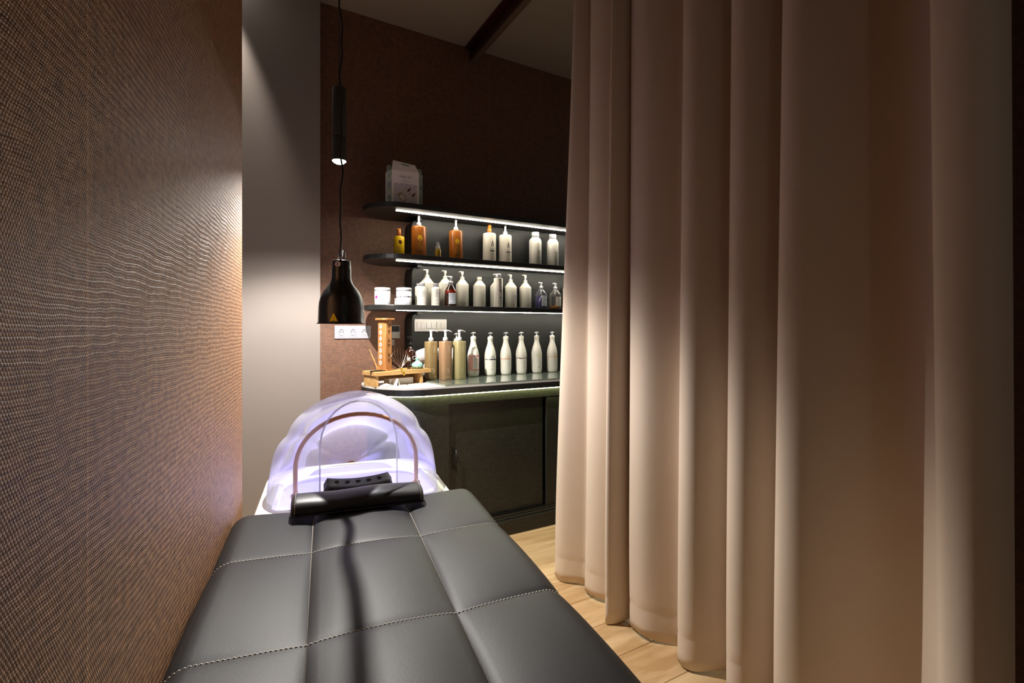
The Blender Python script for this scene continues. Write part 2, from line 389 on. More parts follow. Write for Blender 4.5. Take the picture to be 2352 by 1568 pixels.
# ------------------------------------------------------------------ curtain
def curtain():
    #    px top, px hem, X of the nose, depth of the valley after it, soft nose
    R = [(1322, 1270, 1.40, .075, 0), (1355, 1341, 1.445, .09, 0), (1402, 1383, 1.36, .11, 0), (1447, 1439, 1.43, .11, 0),
         (1567, 1549, 1.44, .13, 0), (1678, 1660, 1.475, .13, 0), (1798, 1767, 1.475, .22, 3), (2114, 2146, 1.45, .10, 0)]
    rows = []
    for k in (0, 1):
        marks = []; L = [(1.52, Y_at(R[0][k], R[0][2])+.03), (1.43, Y_at(R[0][k], R[0][2])+.022)]
        for i, r in enumerate(R):
            Y = Y_at(r[k], r[2]); X = r[2]; marks.append(len(L)+2)
            L += [(X+.034, Y+.011), (X+.010, Y+.004), (X+.0, Y-.008)]
            if i+1 < len(R):
                Xn, Yn = R[i+1][2], Y_at(R[i+1][k], R[i+1][2]); g = Y-Yn; d = r[3]; m = max(X, Xn-.03)
                if r[4] == 3: L += [(X-.006, Y-.045), (X+.006, Y-.078), (X+.10, Y-g*.33), (X+.19, Y-g*.50), (X+.21, Y-g*.70), (m+.17, Yn+g*.05)]
                else: L += [(X-.008, Y-g*.27), (X+d*.06, Y-g*.44), (X+d*.62, Y-g*.68), (m+d, Yn+g*.13)]
        Ye = Y_at(2291 if k == 0 else 2308, 1.49)
        L += [(1.440, Ye+.062), (1.452, Ye+.028), (1.490, Ye+.004), (1.56, Ye)]
        P = catmull(L, 10)
        # uniform spacing between noses so that hem and heading correspond
        noses = [0]+marks+[len(L)-1]; Q = []
        for m0, m1 in zip(noses[:-1], noses[1:]):
            seg = P[m0*10:m1*10+1]; ln = [0]
            for q in range(len(seg)-1): ln.append(ln[-1]+math.hypot(seg[q+1][0]-seg[q][0], seg[q+1][1]-seg[q][1]))
            for h in range(30):
                t = ln[-1]*h/30; q = max(x for x in range(len(ln)-1) if ln[x] <= t+1e-9); e = (t-ln[q])/max(1e-9, ln[q+1]-ln[q])
                Q.append(tuple(seg[q][c]+(seg[q+1][c]-seg[q][c])*e for c in (0, 1)))
        P = Q+[L[-1]]
        for it in range(8):
            P = [P[0]]+[tuple((P[q-1][c]+2*P[q][c]+P[q+1][c])/4 for c in (0, 1)) for q in range(1, len(P)-1)]+[P[-1]]
        rows.append(P)
    T, B = rows; n = len(T)
    zs = [.012, .05, .095, .113, .121, .129, .16, .3]+[.3+(CEIL-.31)*i/22 for i in range(1, 23)]
    v = []; f = []
    for z in zs:
        s = (z-.012)/(CEIL-.022); s2 = s*s*(3-2*s)*.35+s*.65
        for i in range(n):
            x = B[i][0]*(1-s2)+T[i][0]*s2; y = B[i][1]*(1-s2)+T[i][1]*s2
            if z < .35:
                wv = (.35-z)/.35
                x += wv*.006*math.sin(i*.17+2*math.sin(i*.05)); y += wv*.004*math.sin(i*.13+1)
            if .11 < z < .125: x += .0016+.0008*math.sin(i*.9)
            v.append((x, y, z+(.005*math.sin(i*.12)+.003*math.sin(i*.31) if z < .03 else 0)))
    for j in range(len(zs)-1):
        for i in range(n-1): f.append((j*n+i, j*n+i+1, (j+1)*n+i+1, (j+1)*n+i))
    o = MB().add(v, f, True).build('curtain', M_curtain)
    md = o.modifiers.new('thick', 'SOLIDIFY'); md.thickness = .0025
    tag(o, 'floor-length beige curtain hanging in deep folds beside the black bed', 'curtain')
curtain()

# ------------------------------------------------------------------ counter cabinet
CT, CF = .930, 2.590
R_c = (WY-.003-CF)/2; CCX = .955; CCY = CF+R_c; CR = 2.95
def pill(inset, xr=CR, yb=WY-.003):
    r = R_c-inset
    return [(xr, yb)]+arc(CCX, CCY, r, PI/2, 1.5*PI, 28)+[(xr, CF+inset)] if inset else [(xr, yb)]+arc(CCX, CCY, R_c, PI/2, 1.5*PI, 28)+[(xr, CF)]
ctop = thing('countertop', 'white counter top with rounded left end and black edge band', 'countertop', (0, 0, 0))
MB().prism(pill(.002), CT-.010, CT).build('top_sheet', M_worktop, ctop)
MB().prism(pill(0), CT-.046, CT-.010).build('edge_band', M_board, ctop, bevel=.002, bseg=1)
# led strip follows the curve under the overhang
pts = [(CCX+(R_c-.016)*math.cos(a), CCY+(R_c-.016)*math.sin(a)) for a in [PI*(1.12+.38*i/18) for i in range(19)]]+[(CR, CF+.016)]
mb = MB()
for (x0, y0), (x1, y1) in zip(pts[:-1], pts[1:]):
    d = Vector((x1-x0, y1-y0, 0)); nrm = Vector((-d.y, d.x, 0)).normalized()*.005
    a, b = Vector((x0, y0, 0)), Vector((x1, y1, 0))
    for z0, z1 in ((CT-.051, CT-.0463),):
        q = [a-nrm, b-nrm, b+nrm, a+nrm]; vv = [p+Vector((0, 0, z0)) for p in q]+[p+Vector((0, 0, z1)) for p in q]
        mb.add(vv, [(3, 2, 1, 0), (4, 5, 6, 7), (0, 1, 5, 4), (1, 2, 6, 5), (2, 3, 7, 6), (3, 0, 4, 7)])
led_mb = mb
cab = thing('cabinet', 'long black painted cabinet with sliding doors and a rounded left end', 'cabinet', (0, 0, 0))
tag(led_mb.build('led_strip', M_ledg, cab), 'glowing yellow-green strip under the counter edge')
IN = .034; r = R_c-IN; XD = 1.063
MB().prism([(XD, WY-.003)]+arc(CCX, CCY, r, PI/2, 1.5*PI, 28)+[(XD, CF+IN)], 0, CT-.046).build('curved_end', M_cab, cab)
ZT, ZB = .822, .118
MB().box(XD, CR, CF+IN, CF+IN+.09, ZT, CT-.046).build('top_rail', M_cab, cab, bevel=.002, bseg=1)
MB().box(XD, CR, CF+.006, CF+.05, 0, ZB-.026).build('plinth', M_cab, cab, bevel=.003, bseg=1)
MB().box(XD, CR, CF+.018, CF+.11, ZB-.026, ZB-.012).build('sill_rail', M_cab, cab, bevel=.002, bseg=1)
MB().box(XD, CR, CF+.030, CF+.034, ZB-.012, ZB+.004).box(XD, CR, CF+.052, CF+.056, ZB-.012, ZB+.004).box(XD, CR, CF+.084, CF+.088, ZB-.012, ZB+.004).build('door_track', M_board, cab)
MB().box(XD, CR, WY-.06, WY-.003, 0, CT-.046).build('back_board', M_dark, cab)
for i, (x0, x1, y) in enumerate(((XD, 1.722, CF+.060), (1.735, 2.39, CF+.037), (2.36, CR, CF+.060))):
    d = MB().box(x0+.001, x1, y, y+.018, ZB-.010, ZT+(.02 if i != 1 else .0)).build('sliding_door', M_cab, cab, bevel=.0015, bseg=1)
    if i == 0:
        hx = X_at(1047, y-.02)
        MB().lathe([(.0052, -.064), (.0052, .064)], 12, Matrix.Translation((hx, y-.026, .492))).lathe([(.004, 0), (.004, .028)], 10, Matrix.Translation((hx, y-.026, .492+.046)) @ Matrix.Rotation(-PI/2, 4, 'X')).lathe([(.004, 0), (.004, .028)], 10, Matrix.Translation((hx, y-.026, .492-.046)) @ Matrix.Rotation(-PI/2, 4, 'X')).build('handle', M_handle, d)
    if i == 1:
        pass
# glass sheet lying on the counter
GT = CT+.009
gx0 = 1.03
gs = MB().prism([(CR, CF+.006), (CR, 3.045), (gx0-.02, 3.045), (gx0-.02, 2.84), (gx0+.0, CF+.006)], CT+.0003, GT).build('glass_sheet', M_glass)
tag(gs, 'green-grey glass sheet lying on the counter under the bottles', 'glass')

# ------------------------------------------------------------------ wall shelves and panels
SH = [1.977, 1.6725, 1.3705]; TH = .03; SR = .2; SXC = .868; SY = WY-.002-SR
for i, z in enumerate(SH):
    lab = ['topmost black wall shelf, gift box on it, light strip beneath', 'middle black wall shelf holding amber and cream pump bottles', 'lowest black wall shelf holding white jars and white bottles'][i]
    sh = thing('wall_shelf', lab, 'shelf', (0, 0, z), group='black wall shelves with light strips')
    MB().prism([(CR, WY-.002)]+arc(SXC, SY, SR, PI/2, 1.5*PI, 28)+[(CR, SY-SR)], 0, TH).build('board', M_board, sh, bevel=.003, bseg=2)
    MB().box(.842, CR, 2.929, 2.9335, -.002, 0).build('led_strip', M_led, sh)
    MB().box(1.012, 1.040, 3.035, 3.069, -.022, -.0005).build('bracket_tab', M_panel, sh, bevel=.003)
PXL = .985
for i, (z0, z1) in enumerate(((SH[1]+TH, SH[0]), (SH[2]+TH, SH[1]), (CT, SH[2]))):
    rr = .042; a = .0005
    out = [(CR, z0+a), (CR, z1-a)]+[(PXL+rr+.02, z1-a)]+[(PXL+rr*.55-rr*.55*math.sin(t*PI/2), z1-.016-rr*1.2+rr*1.2*math.cos(t*PI/2)) for t in (0, .2, .4, .6, .8, 1)]+[(PXL, z0+a)]
    Mx = Matrix(((1, 0, 0, 0), (0, 0, 1, 0), (0, 1, 0, 0), (0, 0, 0, 1)))
    p = MB().prism(out, 3.07, WY-.002, Mx).build('wall_panel', M_panel, bevel=.002, bseg=1)
    tag(p, ['black panel on the wall behind the amber bottles', 'black panel on the wall behind the row of white litre bottles', 'black panel on the wall bearing the white switch plate'][i], 'panel', 'black panels behind the shelves')

# ------------------------------------------------------------------ wall fittings
def plate_M(x, y, z): return Matrix.Translation((x, y, z)) @ Matrix.Rotation(PI/2, 4, 'X')     # local x right, y up, z out of wall
so = thing('power_socket', 'white triple power socket on the brown wall below the black lamp', 'socket', (0, 0, 0))
sx, sz = (X_at(768, WY)+X_at(851, WY))/2, 1.2365
M = plate_M(sx, WY, sz)
MB().prism(rrect(-.1125, .1125, -.0415, .0415, .004, 3), 0, .009, M).build('frame', M_socket, so, bevel=.002)
for k in (-1, 0, 1):
    Mk = plate_M(sx+k*.071, WY, sz)
    ins = MB().prism(rrect(-.030, .030, -.030, .030, .003, 3), .009, .0105, Mk).lathe([(.0215, .0105), (.0215, .0125), (.0195, .0125), (.0185, .0112), (.0, .0112)], 28, Mk, cap=False).build('socket_insert', M_socket, so)
    prints(ins, [('ell', (20, 20, 20), -.0095, 0, .0028, .0028), ('ell', (20, 20, 20), .0095, 0, .0028, .0028), ('ell', (40, 40, 42), 0, .0165, .003, .002), ('ell', (40, 40, 42), 0, -.0165, .003, .002), ('ell', (130, 130, 134), 0, 0, .0015, .0015)], M=Mk @ Matrix.Translation((0, 0, .0112)), name='socket_hole')
sw = thing('light_switch', 'white light switch plate with six rockers on the black panel', 'switch', (0, 0, 0))
sx, sz = 1.112, 1.2800
M = plate_M(sx, 3.07, sz)
MB().prism(rrect(-.111, .111, -.0405, .0405, .004, 3), 0, .008, M).build('frame', M_plate, sw, bevel=.002)
for k in range(3):
    for s in (-1, 1):
        Mk = plate_M(sx+(k-1)*.068+s*.0150, 3.07, sz) @ Matrix.Rotation((.10 if (k+s) % 2 else -.10), 4, 'X')
        MB().box(-.0145, .0145, -.0225, .0225, .004, .0125, Mk).build('rocker', M_plate, sw, bevel=.001, bseg=1)
th = thing('thermostat', 'white thermostat with a black display beside the black panel edge', 'thermostat', (0, 0, 0))
sx, sz = X_at(917, WY)-.040, 1.2375
M = plate_M(sx, WY, sz)
MB().prism(rrect(-.041, .041, -.043, .043, .003, 3), 0, .012, M).build('case', M_plate, th, bevel=.002)
MB().box(-.037, .037, .000, .039, .012, .0135, M).build('display', M_handle, th)
tag(MB().prism(rrect(-.009, .009, -.019, .019, .003, 3), 0, .012, plate_M(X_at(901.5, WY), WY, 1.1650)).build('wall_sensor', M_plate, bevel=.002), 'small white sensor on the wall just below the thermostat', 'sensor')

# ------------------------------------------------------------------ pendant spot
ps = thing('pendant_spotlight', 'slim black tube pendant spotlight with lit lens beside the white pillar', 'lamp', SPOT)
MB().lathe([(.0, .105), (.0295, .105), (.0305, .102), (.0306, .004), (.0300, 0), (.0272, 0), (.0272, .012), (.0, .012)], 32, cap=False).build('lower_tube', M_lamptube, ps)
MB().lathe([(.0, .108), (.0295, .108), (.0306, .111), (.0306, .326), (.0290, .330), (.0, .330)], 32, cap=False).build('upper_tube', M_lamptube, ps)
MB().lathe([(.0, -.014), (.012, -.012), (.022, -.0075), (.0298, -.0006), (.0268, .002), (.0268, .010)], 24, cap=False).build('lens', M_spotled, ps)  # oversized glowing lens: the glare over the tube rim is built into its shape
MB().tube([(.0, .0, .33), (0, 0, .7), (0, 0, CEIL-SPOT.z)], .0022, 6).build('cable', M_cord, ps)
MB().lathe([(.035, CEIL-SPOT.z-.02), (.035, CEIL-SPOT.z)], 24).build('ceiling_rose', M_lamptube, ps)
# ceiling downlight by the pillar, plus an added fill lamp at the bed foot
for k, (x, y) in enumerate(((-.07, 3.0), (.55, -.55))):
    d = thing('ceiling_downlight', ['recessed downlight in the ceiling in front of the white pillar', 'recessed downlight in the ceiling above the foot of the bed'][k], 'downlight', (x, y, CEIL-.012))
    MB().lathe([(.045, 0), (.045, .0118), (.030, .0118), (.030, .004)], 24, cap=False).build('trim_ring', M_wplast, d)
    MB().lathe([(.028, .008), (.028, .0115)], 20).build('lens', M_spotled, d)

# ------------------------------------------------------------------ black heat lamp
hl = thing('heat_lamp', 'glossy black bell-shaped heat lamp hanging over the clear dome', 'lamp', (.373, 2.088, 1.279))
sc = 1.0
MB().lathe([(.0955, 0), (.0965, .0015), (.0925, .004), (.0905, .006), (.0892, .06), (.0870, .085), (.0815, .108), (.071, .130), (.057, .149), (.046, .163), (.0405, .176), (.0385, .190), (.0383, .223)], 48, cap=False).lathe([(.0383, .223), (.0395, .223), (.0365, .2235)], 40, cap=False).build('shade', M_lampblack, hl)
MB().lathe([(.0365, .223), (.0362, .256), (.034, .2585), (.0, .2585)], 40, cap=False).build('cap', M_lampblack, hl)
MB().lathe([(.089, .004), (.086, .08), (.07, .125), (.045, .158), (.0, .165)], 40, cap=False).build('reflector', M_chrome, hl)
MB().lathe([(.012, .2585), (.0105, .264), (.0085, .266), (.0085, .302), (.0, .303)], 20, Matrix.Translation((.009, .004, 0)), cap=False).build('chrome_stem', M_chrome, hl)
MB().lathe([(.004, .2585), (.004, .285)], 12, Matrix.Translation((-.012, -.005, 0))).build('cord_clamp', M_chrome, hl)
cp = []
zt = CEIL-1.279
for i in range(90):
    t = i/89; z = .27+t*(zt-.27)
    wv = .0045*math.sin(z*23)+.0035*math.sin(z*41+1)
    e = min(1, t*12)
    cp.append((-.008+e*.006+wv*e, -.003+.004*math.cos(z*29)*e, z))
MB().tube(cp, .0040, 8).build('cord', M_cord, hl)
MB().lathe([(.05, zt-.018), (.05, zt)], 24).build('ceiling_hook_plate', M_lampblack, hl)
va = math.atan2(-2.088, -.368)     # towards the room
prints(hl, [('poly', (20, 18, 10), [(-.0185, .008), (.0185, .008), (0, .045)]), ], R=.0903, ang=va+.01, e=.0008, name='warning_sticker')
prints(hl, [('poly', (255, 226, 0), [(-.0165, .0094), (.0165, .0094), (0, .0425)])], R=.0905, ang=va+.01, e=.0012, name='warning_sticker')
tri = lambda s: [(-.0165*s, .0094+.0331*(1-s)*.33), (.0165*s, .0094+.0331*(1-s)*.33), (0, .0094+.0331*(1-s)*.33+.0331*s)]
prints(hl, [('poly', (40, 34, 6), tri(.80))], R=.0905, ang=va+.01, e=.0016, name='warning_sticker')
prints(hl, [('poly', (255, 226, 0), tri(.72))], R=.0905, ang=va+.01, e=.0020, name='warning_sticker')
prints(hl, [('rect', (60, 50, 8), -.005, .0148, .005, .0158)]+[('rect', (60, 50, 8), x-.0005, .0172, x+.0005, .0262) for x in (-.0035, 0, .0035)], R=.0905, ang=va+.01, e=.0024, name='warning_sticker')
prints(hl, [('ell', (205, 190, 200), 0, .241, .0125, .0105), ], R=.0368, ang=va-.08, name='hologram_sticker')
for dx, c in ((-.007, (226, 120, 170)), (-.0025, (120, 170, 230)), (.0015, (90, 80, 220)), (.0058, (190, 220, 180))):
    prints(hl, [('rect', c, dx-.0016, .2345, dx+.0016, .2475)], R=.0368, ang=va-.08, e=.0008, name='hologram_sticker')
prints(hl, [('ell', (120, 110, 200) if k == 1 else (90, 90, 92), d, z, .0016, .0016) for k, d in enumerate((-.021, -.020, .003, .024)) for z in (.190, .199, .207)], R=.0386, ang=va+.34, name='vent_hole')

# ------------------------------------------------------------------ treatment bed
ZS = .655
bed = thing('treatment_bed', 'black leather quilted treatment bed with pale stitching', 'bed', (0, 0, 0), ED-PI/2)
US = [-.272, -.031, .263, .520]; VS = [-.22, .19, .60, 1.007, 1.416, 1.772]
def fpuff(s, p=.55): return max(0, math.sin(PI*min(max(s, 0), 1)))**p
RO = .055
def bed_z(u, v):
    i = max(k for k in range(3) if u >= US[k]-1e-9); j = max(k for k in range(5) if v >= VS[k]-1e-9)
    su = (u-US[i])/(US[i+1]-US[i]); sv = (v-VS[j])/(VS[j+1]-VS[j])
    if i == 0: su = .5+su*.5 if True else su; su = .35+.65*su
    if i == 2: su = .65*su
    if j == 4: sv = .62*sv
    if j == 0: sv = .38+.62*sv
    fu = fpuff(su); fv = fpuff(sv)
    z = ZS+.021*fu*(.48+.52*fv)
    return z
def bed_edge(u, v):
    """round the perimeter over: returns displaced (u,v,z drop)"""
    d = 0
    eu = max(US[0]+RO-u, u-(US[-1]-RO), 0)/RO; ev = max(v-(VS[-1]-RO), VS[0]+RO-v, 0)/RO
    e = min(1, math.hypot(eu, ev))
    return RO*(1-math.sqrt(max(0, 1-e*e)))
def samp(a, b, n, edge0, edge1):
    s = set([a+(b-a)*i/n for i in range(n+1)])
    for q in (.03, .08): s |= {a+(b-a)*q, b-(b-a)*q}
    for k in (.0, .04, .1, .2, .35, .55, .8):
        if edge0: s.add(a+RO*k)
        if edge1: s.add(b-RO*k)
    return sorted(s)
for i in range(3):
    for j in range(5):
        uu = samp(US[i], US[i+1], 14, i == 0, i == 2); vv = samp(VS[j], VS[j+1], 18, j == 0, j == 4)
        v = []; f = []
        for b in vv:
            for a in uu:
                # squircle corner: pull in
                du = dv = 0
                v.append((a, b, bed_z(min(max(a, US[i]+1e-7), US[i+1]-1e-7), min(max(b, VS[j]+1e-7), VS[j+1]-1e-7))-bed_edge(a, b)))
        n = len(uu)
        for q in range(len(vv)-1):
            for p in range(n-1): f.append((q*n+p, q*n+p+1, (q+1)*n+p+1, (q+1)*n+p))
        MB().add(v, f, True).build('upholstery_panel', M_leather, bed)
# padded sides below the quilting
per = rrect(US[0], US[-1], VS[0], VS[-1], .012, 4)
MB().prism(per, ZS-.135, ZS-.050).build('side_padding', M_leather, bed, bevel=.01)
MB().box(US[0]+.03, US[-1]-.03, VS[0]+.03, VS[-1]-.06, ZS-.19, ZS-.135).build('bed_frame', M_handle, bed, bevel=.004)
MB().box(US[0]+.12, US[-1]-.12, .25, 1.35, 0, ZS-.19).build('pedestal', M_lamptube, bed, bevel=.02)
# stitching
def stitch(path, dash, gap, wd):
    mb = MB(); pts = [Vector(p) for p in path]; acc = 0; L = []
    for a, b in zip(pts[:-1], pts[1:]): L.append((acc, a, b)); acc += (b-a).length
    def at(s):
        for s0, a, b in reversed(L):
            if s >= s0: return a+(b-a)*min(1, (s-s0)/max(1e-9, (b-a).length)), (b-a).normalized()
        return L[0][1], (L[0][2]-L[0][1]).normalized()
    s = 0
    while s+dash < acc:
        p, d = at(s); q, _ = at(s+dash); sd = Vector((0, 0, 1)).cross(d).normalized()*wd; up = Vector((0, 0, .0011)); dn = Vector((0, 0, -.0008))
        m = (p+q)/2+up
        mb.add([p-sd+dn, p+sd+dn, q+sd+dn, q-sd+dn, m-sd*.8+dn*0, m+sd*.8], [(0, 1, 5, 4), (4, 5, 2, 3), (0, 4, 3), (1, 2, 5)])
        s += dash+gap
    return mb
for j in (1, 2, 3, 4):
    path = []
    for k in range(121):
        u = US[0]+(US[-1]-US[0])*(.004+.992*k/120); path.append((u, VS[j], bed_z(u, VS[j]+1e-6)-bed_edge(u, VS[j])+.0012))
    tag(stitch(path, .0064, .0022, .0013).build('stitching', M_thread, bed), kind='stuff')
for i in (1, 2):
    path = []
    for k in range(241):
        v = VS[0]+(VS[-1]-VS[0])*(.004+.992*k/240); path.append((US[i], v, bed_z(US[i]+1e-6, v)-bed_edge(US[i], v)+.0012))
    tag(stitch(path, .0050, .0012, .0012).build('stitching', M_thread, bed), kind='stuff')
for u in (US[0]+.0015, US[-1]-.0015):
    path = [(u, VS[0]+.02+(VS[-1]-VS[0]-.04)*k/60, ZS-.047) for k in range(61)]
    tag(stitch(path, .006, .002, .0012).build('stitching', M_thread, bed), kind='stuff')

def bedpt(u, v, z): return eT*u+eL*v+Vector((0, 0, z))
# neck pillow lying on the head end
pw = thing('neck_pillow', 'black leather neck cushion with stitched ends on the head of the bed', 'pillow', bedpt(.110, 1.698, ZS+.001), ED-PI/2)
prof = [(-.062, .026), (-.065, .034), (-.063, .048), (-.053, .061), (-.032, .069), (-.005, .073), (.020, .071), (.042, .064), (.057, .052), (.063, .038), (.060, .026), (.04, .022), (-.04, .022)]
v = []; f = []; W = .207; ns = len(prof)
us = [-1, -.985, -.955, -.93]+[-.9+1.8*k/14 for k in range(15)]+[.93, .955, .985, 1]
for s in us:
    k = 1-.0*abs(s); e = max(0, abs(s)-.93)/.07; q = math.sqrt(max(0.0, 1-e*e*.42))
    sag = .004*math.sin(s*5)
    for y, z in prof:
        v.append((s*W+(0 if abs(s) < .99 else 0), (y)*q, .024+(z-.024)*(.93+.07*math.cos(s*1.2))*q+(sag*.6 if z > .05 else 0)))
for a in range(len(us)-1):
    for b in range(ns): f.append((a*ns+b, a*ns+(b+1) % ns, (a+1)*ns+(b+1) % ns, (a+1)*ns+b))
mb = MB().add(v, f, True); mb.add(v, [tuple(range(ns)), tuple((len(us)-1)*ns+b for b in range(ns-1, -1, -1))], True)
o = mb.build('cushion', M_leather2, pw); o.modifiers.new('sub', 'SUBSURF').levels = 1; o.modifiers['sub'].render_levels = 2
for s in (-1, 1):
    path = [(s*(W*.935), y*1.012, .026+(z-.024)*.985) for y, z in prof[:-2]]
    path = catmull(path, 4)
    tag(stitch(path, .005, .0015, .0010).build('stitching', M_thread, pw), kind='stuff')
MB().prism(rrect(-W*1.005, W*1.005, -.068, .058, .012), .0225, .0285).build('base_flap', M_leather2, pw, bevel=.002)

# ------------------------------------------------------------------ wash basin, dome, copper arch, headrest
bs = thing('wash_basin', 'white ceramic wash basin glowing violet at the head of the bed', 'basin', bedpt(.117, 2.05, 0), ED-PI/2)
def bout(hw, y0, y1, r0, r1):
    return arc(hw-r1, y1-r1, r1, 0, PI/2, 8)+arc(-hw+r1, y1-r1, r1, PI/2, PI, 8)+arc(-hw+r0, y0+r0, r0, PI, 1.5*PI, 5)+arc(hw-r0, y0+r0, r0, 1.5*PI, 2*PI, 5)
rings = [(bout(.24, -.20, .24, .05, .14), .0), (bout(.25, -.21, .25, .05, .14), .42), (bout(.325, -.262, .31, .03, .17), .56), (bout(.334, -.268, .318, .03, .17), .60), (bout(.335, -.268, .32, .03, .17), .636), (bout(.330, -.264, .315, .03, .165), .642),
         (bout(.290, -.225, .275, .05, .17), .642), (bout(.282, -.217, .268, .05, .165), .636), (bout(.262, -.195, .25, .06, .155), .56), (bout(.20, -.14, .19, .07, .13), .50), (bout(.08, -.05, .08, .04, .06), .485)]
v = []; f = []; n = len(rings[0][0])
for p, z in rings: v += [(x, y, z) for x, y in p]
for j in range(len(rings)-1):
    for i in range(n): f.append((j*n+i, j*n+(i+1) % n, (j+1)*n+(i+1) % n, (j+1)*n+i))
mb = MB().add(v, f, True); mb.add(v, [tuple(range(n-1, -1, -1)), tuple((len(rings)-1)*n+i for i in range(n))])
o = mb.build('bowl', M_ceramic, bs)
mb = MB(); ring = [(x*.996, y*.996, .612) for x, y in bout(.275, -.21, .262, .05, .16)][:24]
mb.tube([(x, y, z) for x, y, z in ring], .0045, 6).build('led_strip', M_ledv, bs)
# jet fitting in the basin
MB().lathe([(.028, 0), (.030, .006), (.024, .012), (.012, .016), (.010, .03), (.0, .031)], 20, Matrix.Translation((.205, -.02, .50))).build('jet_nozzle', M_chrome, bs)
def lamp_pt(name, loc, p, col, rad):
    l = bpy.data.lights.new(name, 'POINT'); l.energy = p; l.color = col; l.shadow_soft_size = rad
    o = bpy.data.objects.new(name, l); C.objects.link(o); o.location = loc; return o
lamp_pt('basin_glow', bedpt(.117, 2.06, .60), 2.0, (.40, .38, 1), .05)
dm = thing('steam_dome', 'clear plastic steam dome with an arched opening over the wash basin', 'dome', bedpt(.117, 0, .643), ED-PI/2)
half = [(1, 0), (.985, .12), (.965, .22), (.952, .30), (.930, .39), (.895, .47), (.845, .535), (.780, .575), (.760, .635), (.715, .71), (.63, .785), (.53, .85), (.41, .91), (.28, .955), (.14, .985), (0, 1)]
inner = [(1, 0), (1, .1), (1, .2), (1, .3), (1, .4), (1, .47), (1, .53), (.995, .58), (.985, .63), (.95, .70), (.885, .77), (.78, .84), (.63, .905), (.44, .955), (.23, .99), (0, 1)]
def archpts(hw, h, v, shp, m):
    L = [(-x*hw*(1-m)-inner[i][0]*hw*m, y*h*(1-m)+inner[i][1]*h*m) for i, (x, y) in enumerate(shp)]
    return [(x, v, z) for x, z in L]+[(-x, v, z) for x, z in reversed(L[:-1])]
secs = [(.129, .362, 1.800, 1), (.135, .368, 1.797, 1), (.150, .374, 1.802, .9), (.19, .378, 1.822, .55), (.24, .381, 1.852, .25), (.285, .383, 1.885, .06), (.308, .383, 1.925, 0), (.314, .381, 1.97, 0), (.312, .372, 2.03, 0), (.302, .352, 2.10, 0), (.282, .318, 2.17, 0), (.25, .268, 2.235, 0), (.205, .205, 2.285, 0), (.15, .138, 2.318, 0), (.08, .07, 2.338, 0), (.02, .012, 2.345, 0)]
v = []; f = []
for hw, h, vv, m in secs: v += archpts(hw, h, vv, half, m)
n = len(half)*2-1
for j in range(len(secs)-1):
    for i in range(n-1): f.append((j*n+i, j*n+i+1, (j+1)*n+i+1, (j+1)*n+i))
o = MB().add(v, f, True).build('shell', M_dome, dm)
md = o.modifiers.new('sub', 'SUBSURF'); md.levels = 1; md.render_levels = 2
M_rim = clear('dome_rim_plastic', (.9, .9, 1.0), .85, (.97, .97, 1.0), gloss=.1, rough=.2, rim=.1)
ai, ao = archpts(.1270, .3590, 1.796, half, 1), archpts(.1325, .3655, 1.796, half, 1); n = len(ai)
MB().add(ai+ao, [(i, i+1, n+i+1, n+i) for i in range(n-1)]).build('opening_rim', M_rim, dm)
ca = thing('steam_arch', 'copper tube arch standing inside the clear dome', 'steam pipe', bedpt(.122, 1.938, .643), ED-PI/2)
ap = [(-.2185, 0, 0), (-.2185, 0, .06)]+[(-.2185*math.cos(PI*k/24), 0, .10+.192*math.sin(PI*k/24)**.92) for k in range(25)]+[(.2185, 0, .06), (.2185, 0, 0)]
MB().tube(ap, .0084, 12).build('copper_pipe', M_copper, ca)
for s in (-1, 1): MB().lathe([(.016, 0), (.016, .012), (.0105, .016)], 16, Matrix.Translation((s*.2185, 0, 0))).build('pipe_foot', M_copper, ca)
# neck rest of the basin
nr = thing('neck_rest', 'black textured rubber neck rest with slots on the basin edge', 'headrest', bedpt(.117, 1.842, .644), ED-PI/2)
v = []; f = []; us = [-1+2*k/20 for k in range(21)]
prf = [(-.032, .0), (-.036, .02), (-.034, .042), (-.026, .057), (-.012, .063), (.004, .061), (.030, .074), (.036, .072), (.036, .055), (.02, .0)]
for s in us:
    cv = .012*(s*s-.4); e = max(0, abs(s)-.9)/.1; q = 1-.25*e*e
    for y, z in prf: v.append((s*.118, y*q, max(0, (z+(cv if z > .03 else 0))*q)))
n = len(prf)
for a in range(20):
    for b in range(n): f.append((a*n+b, a*n+(b+1) % n, (a+1)*n+(b+1) % n, (a+1)*n+b))
mb = MB().add(v, f, True); mb.add(v, [tuple(range(n)), tuple(20*n+b for b in range(n-1, -1, -1))], True)
mb.build('pad', M_rubber, nr)
for k in range(5):
    s = -.62+.31*k; zc = .0675+.012*(s*s-.4)
    MB().lathe([(.0075, 0), (.0065, .0012), (0, .0013)], 10, Matrix.Translation((s*.118, .016, zc)) @ Matrix.Rotation(.42, 4, 'X') @ Matrix.Diagonal((1.15, .8, 1, 1))).build('slot', M_dark, nr)

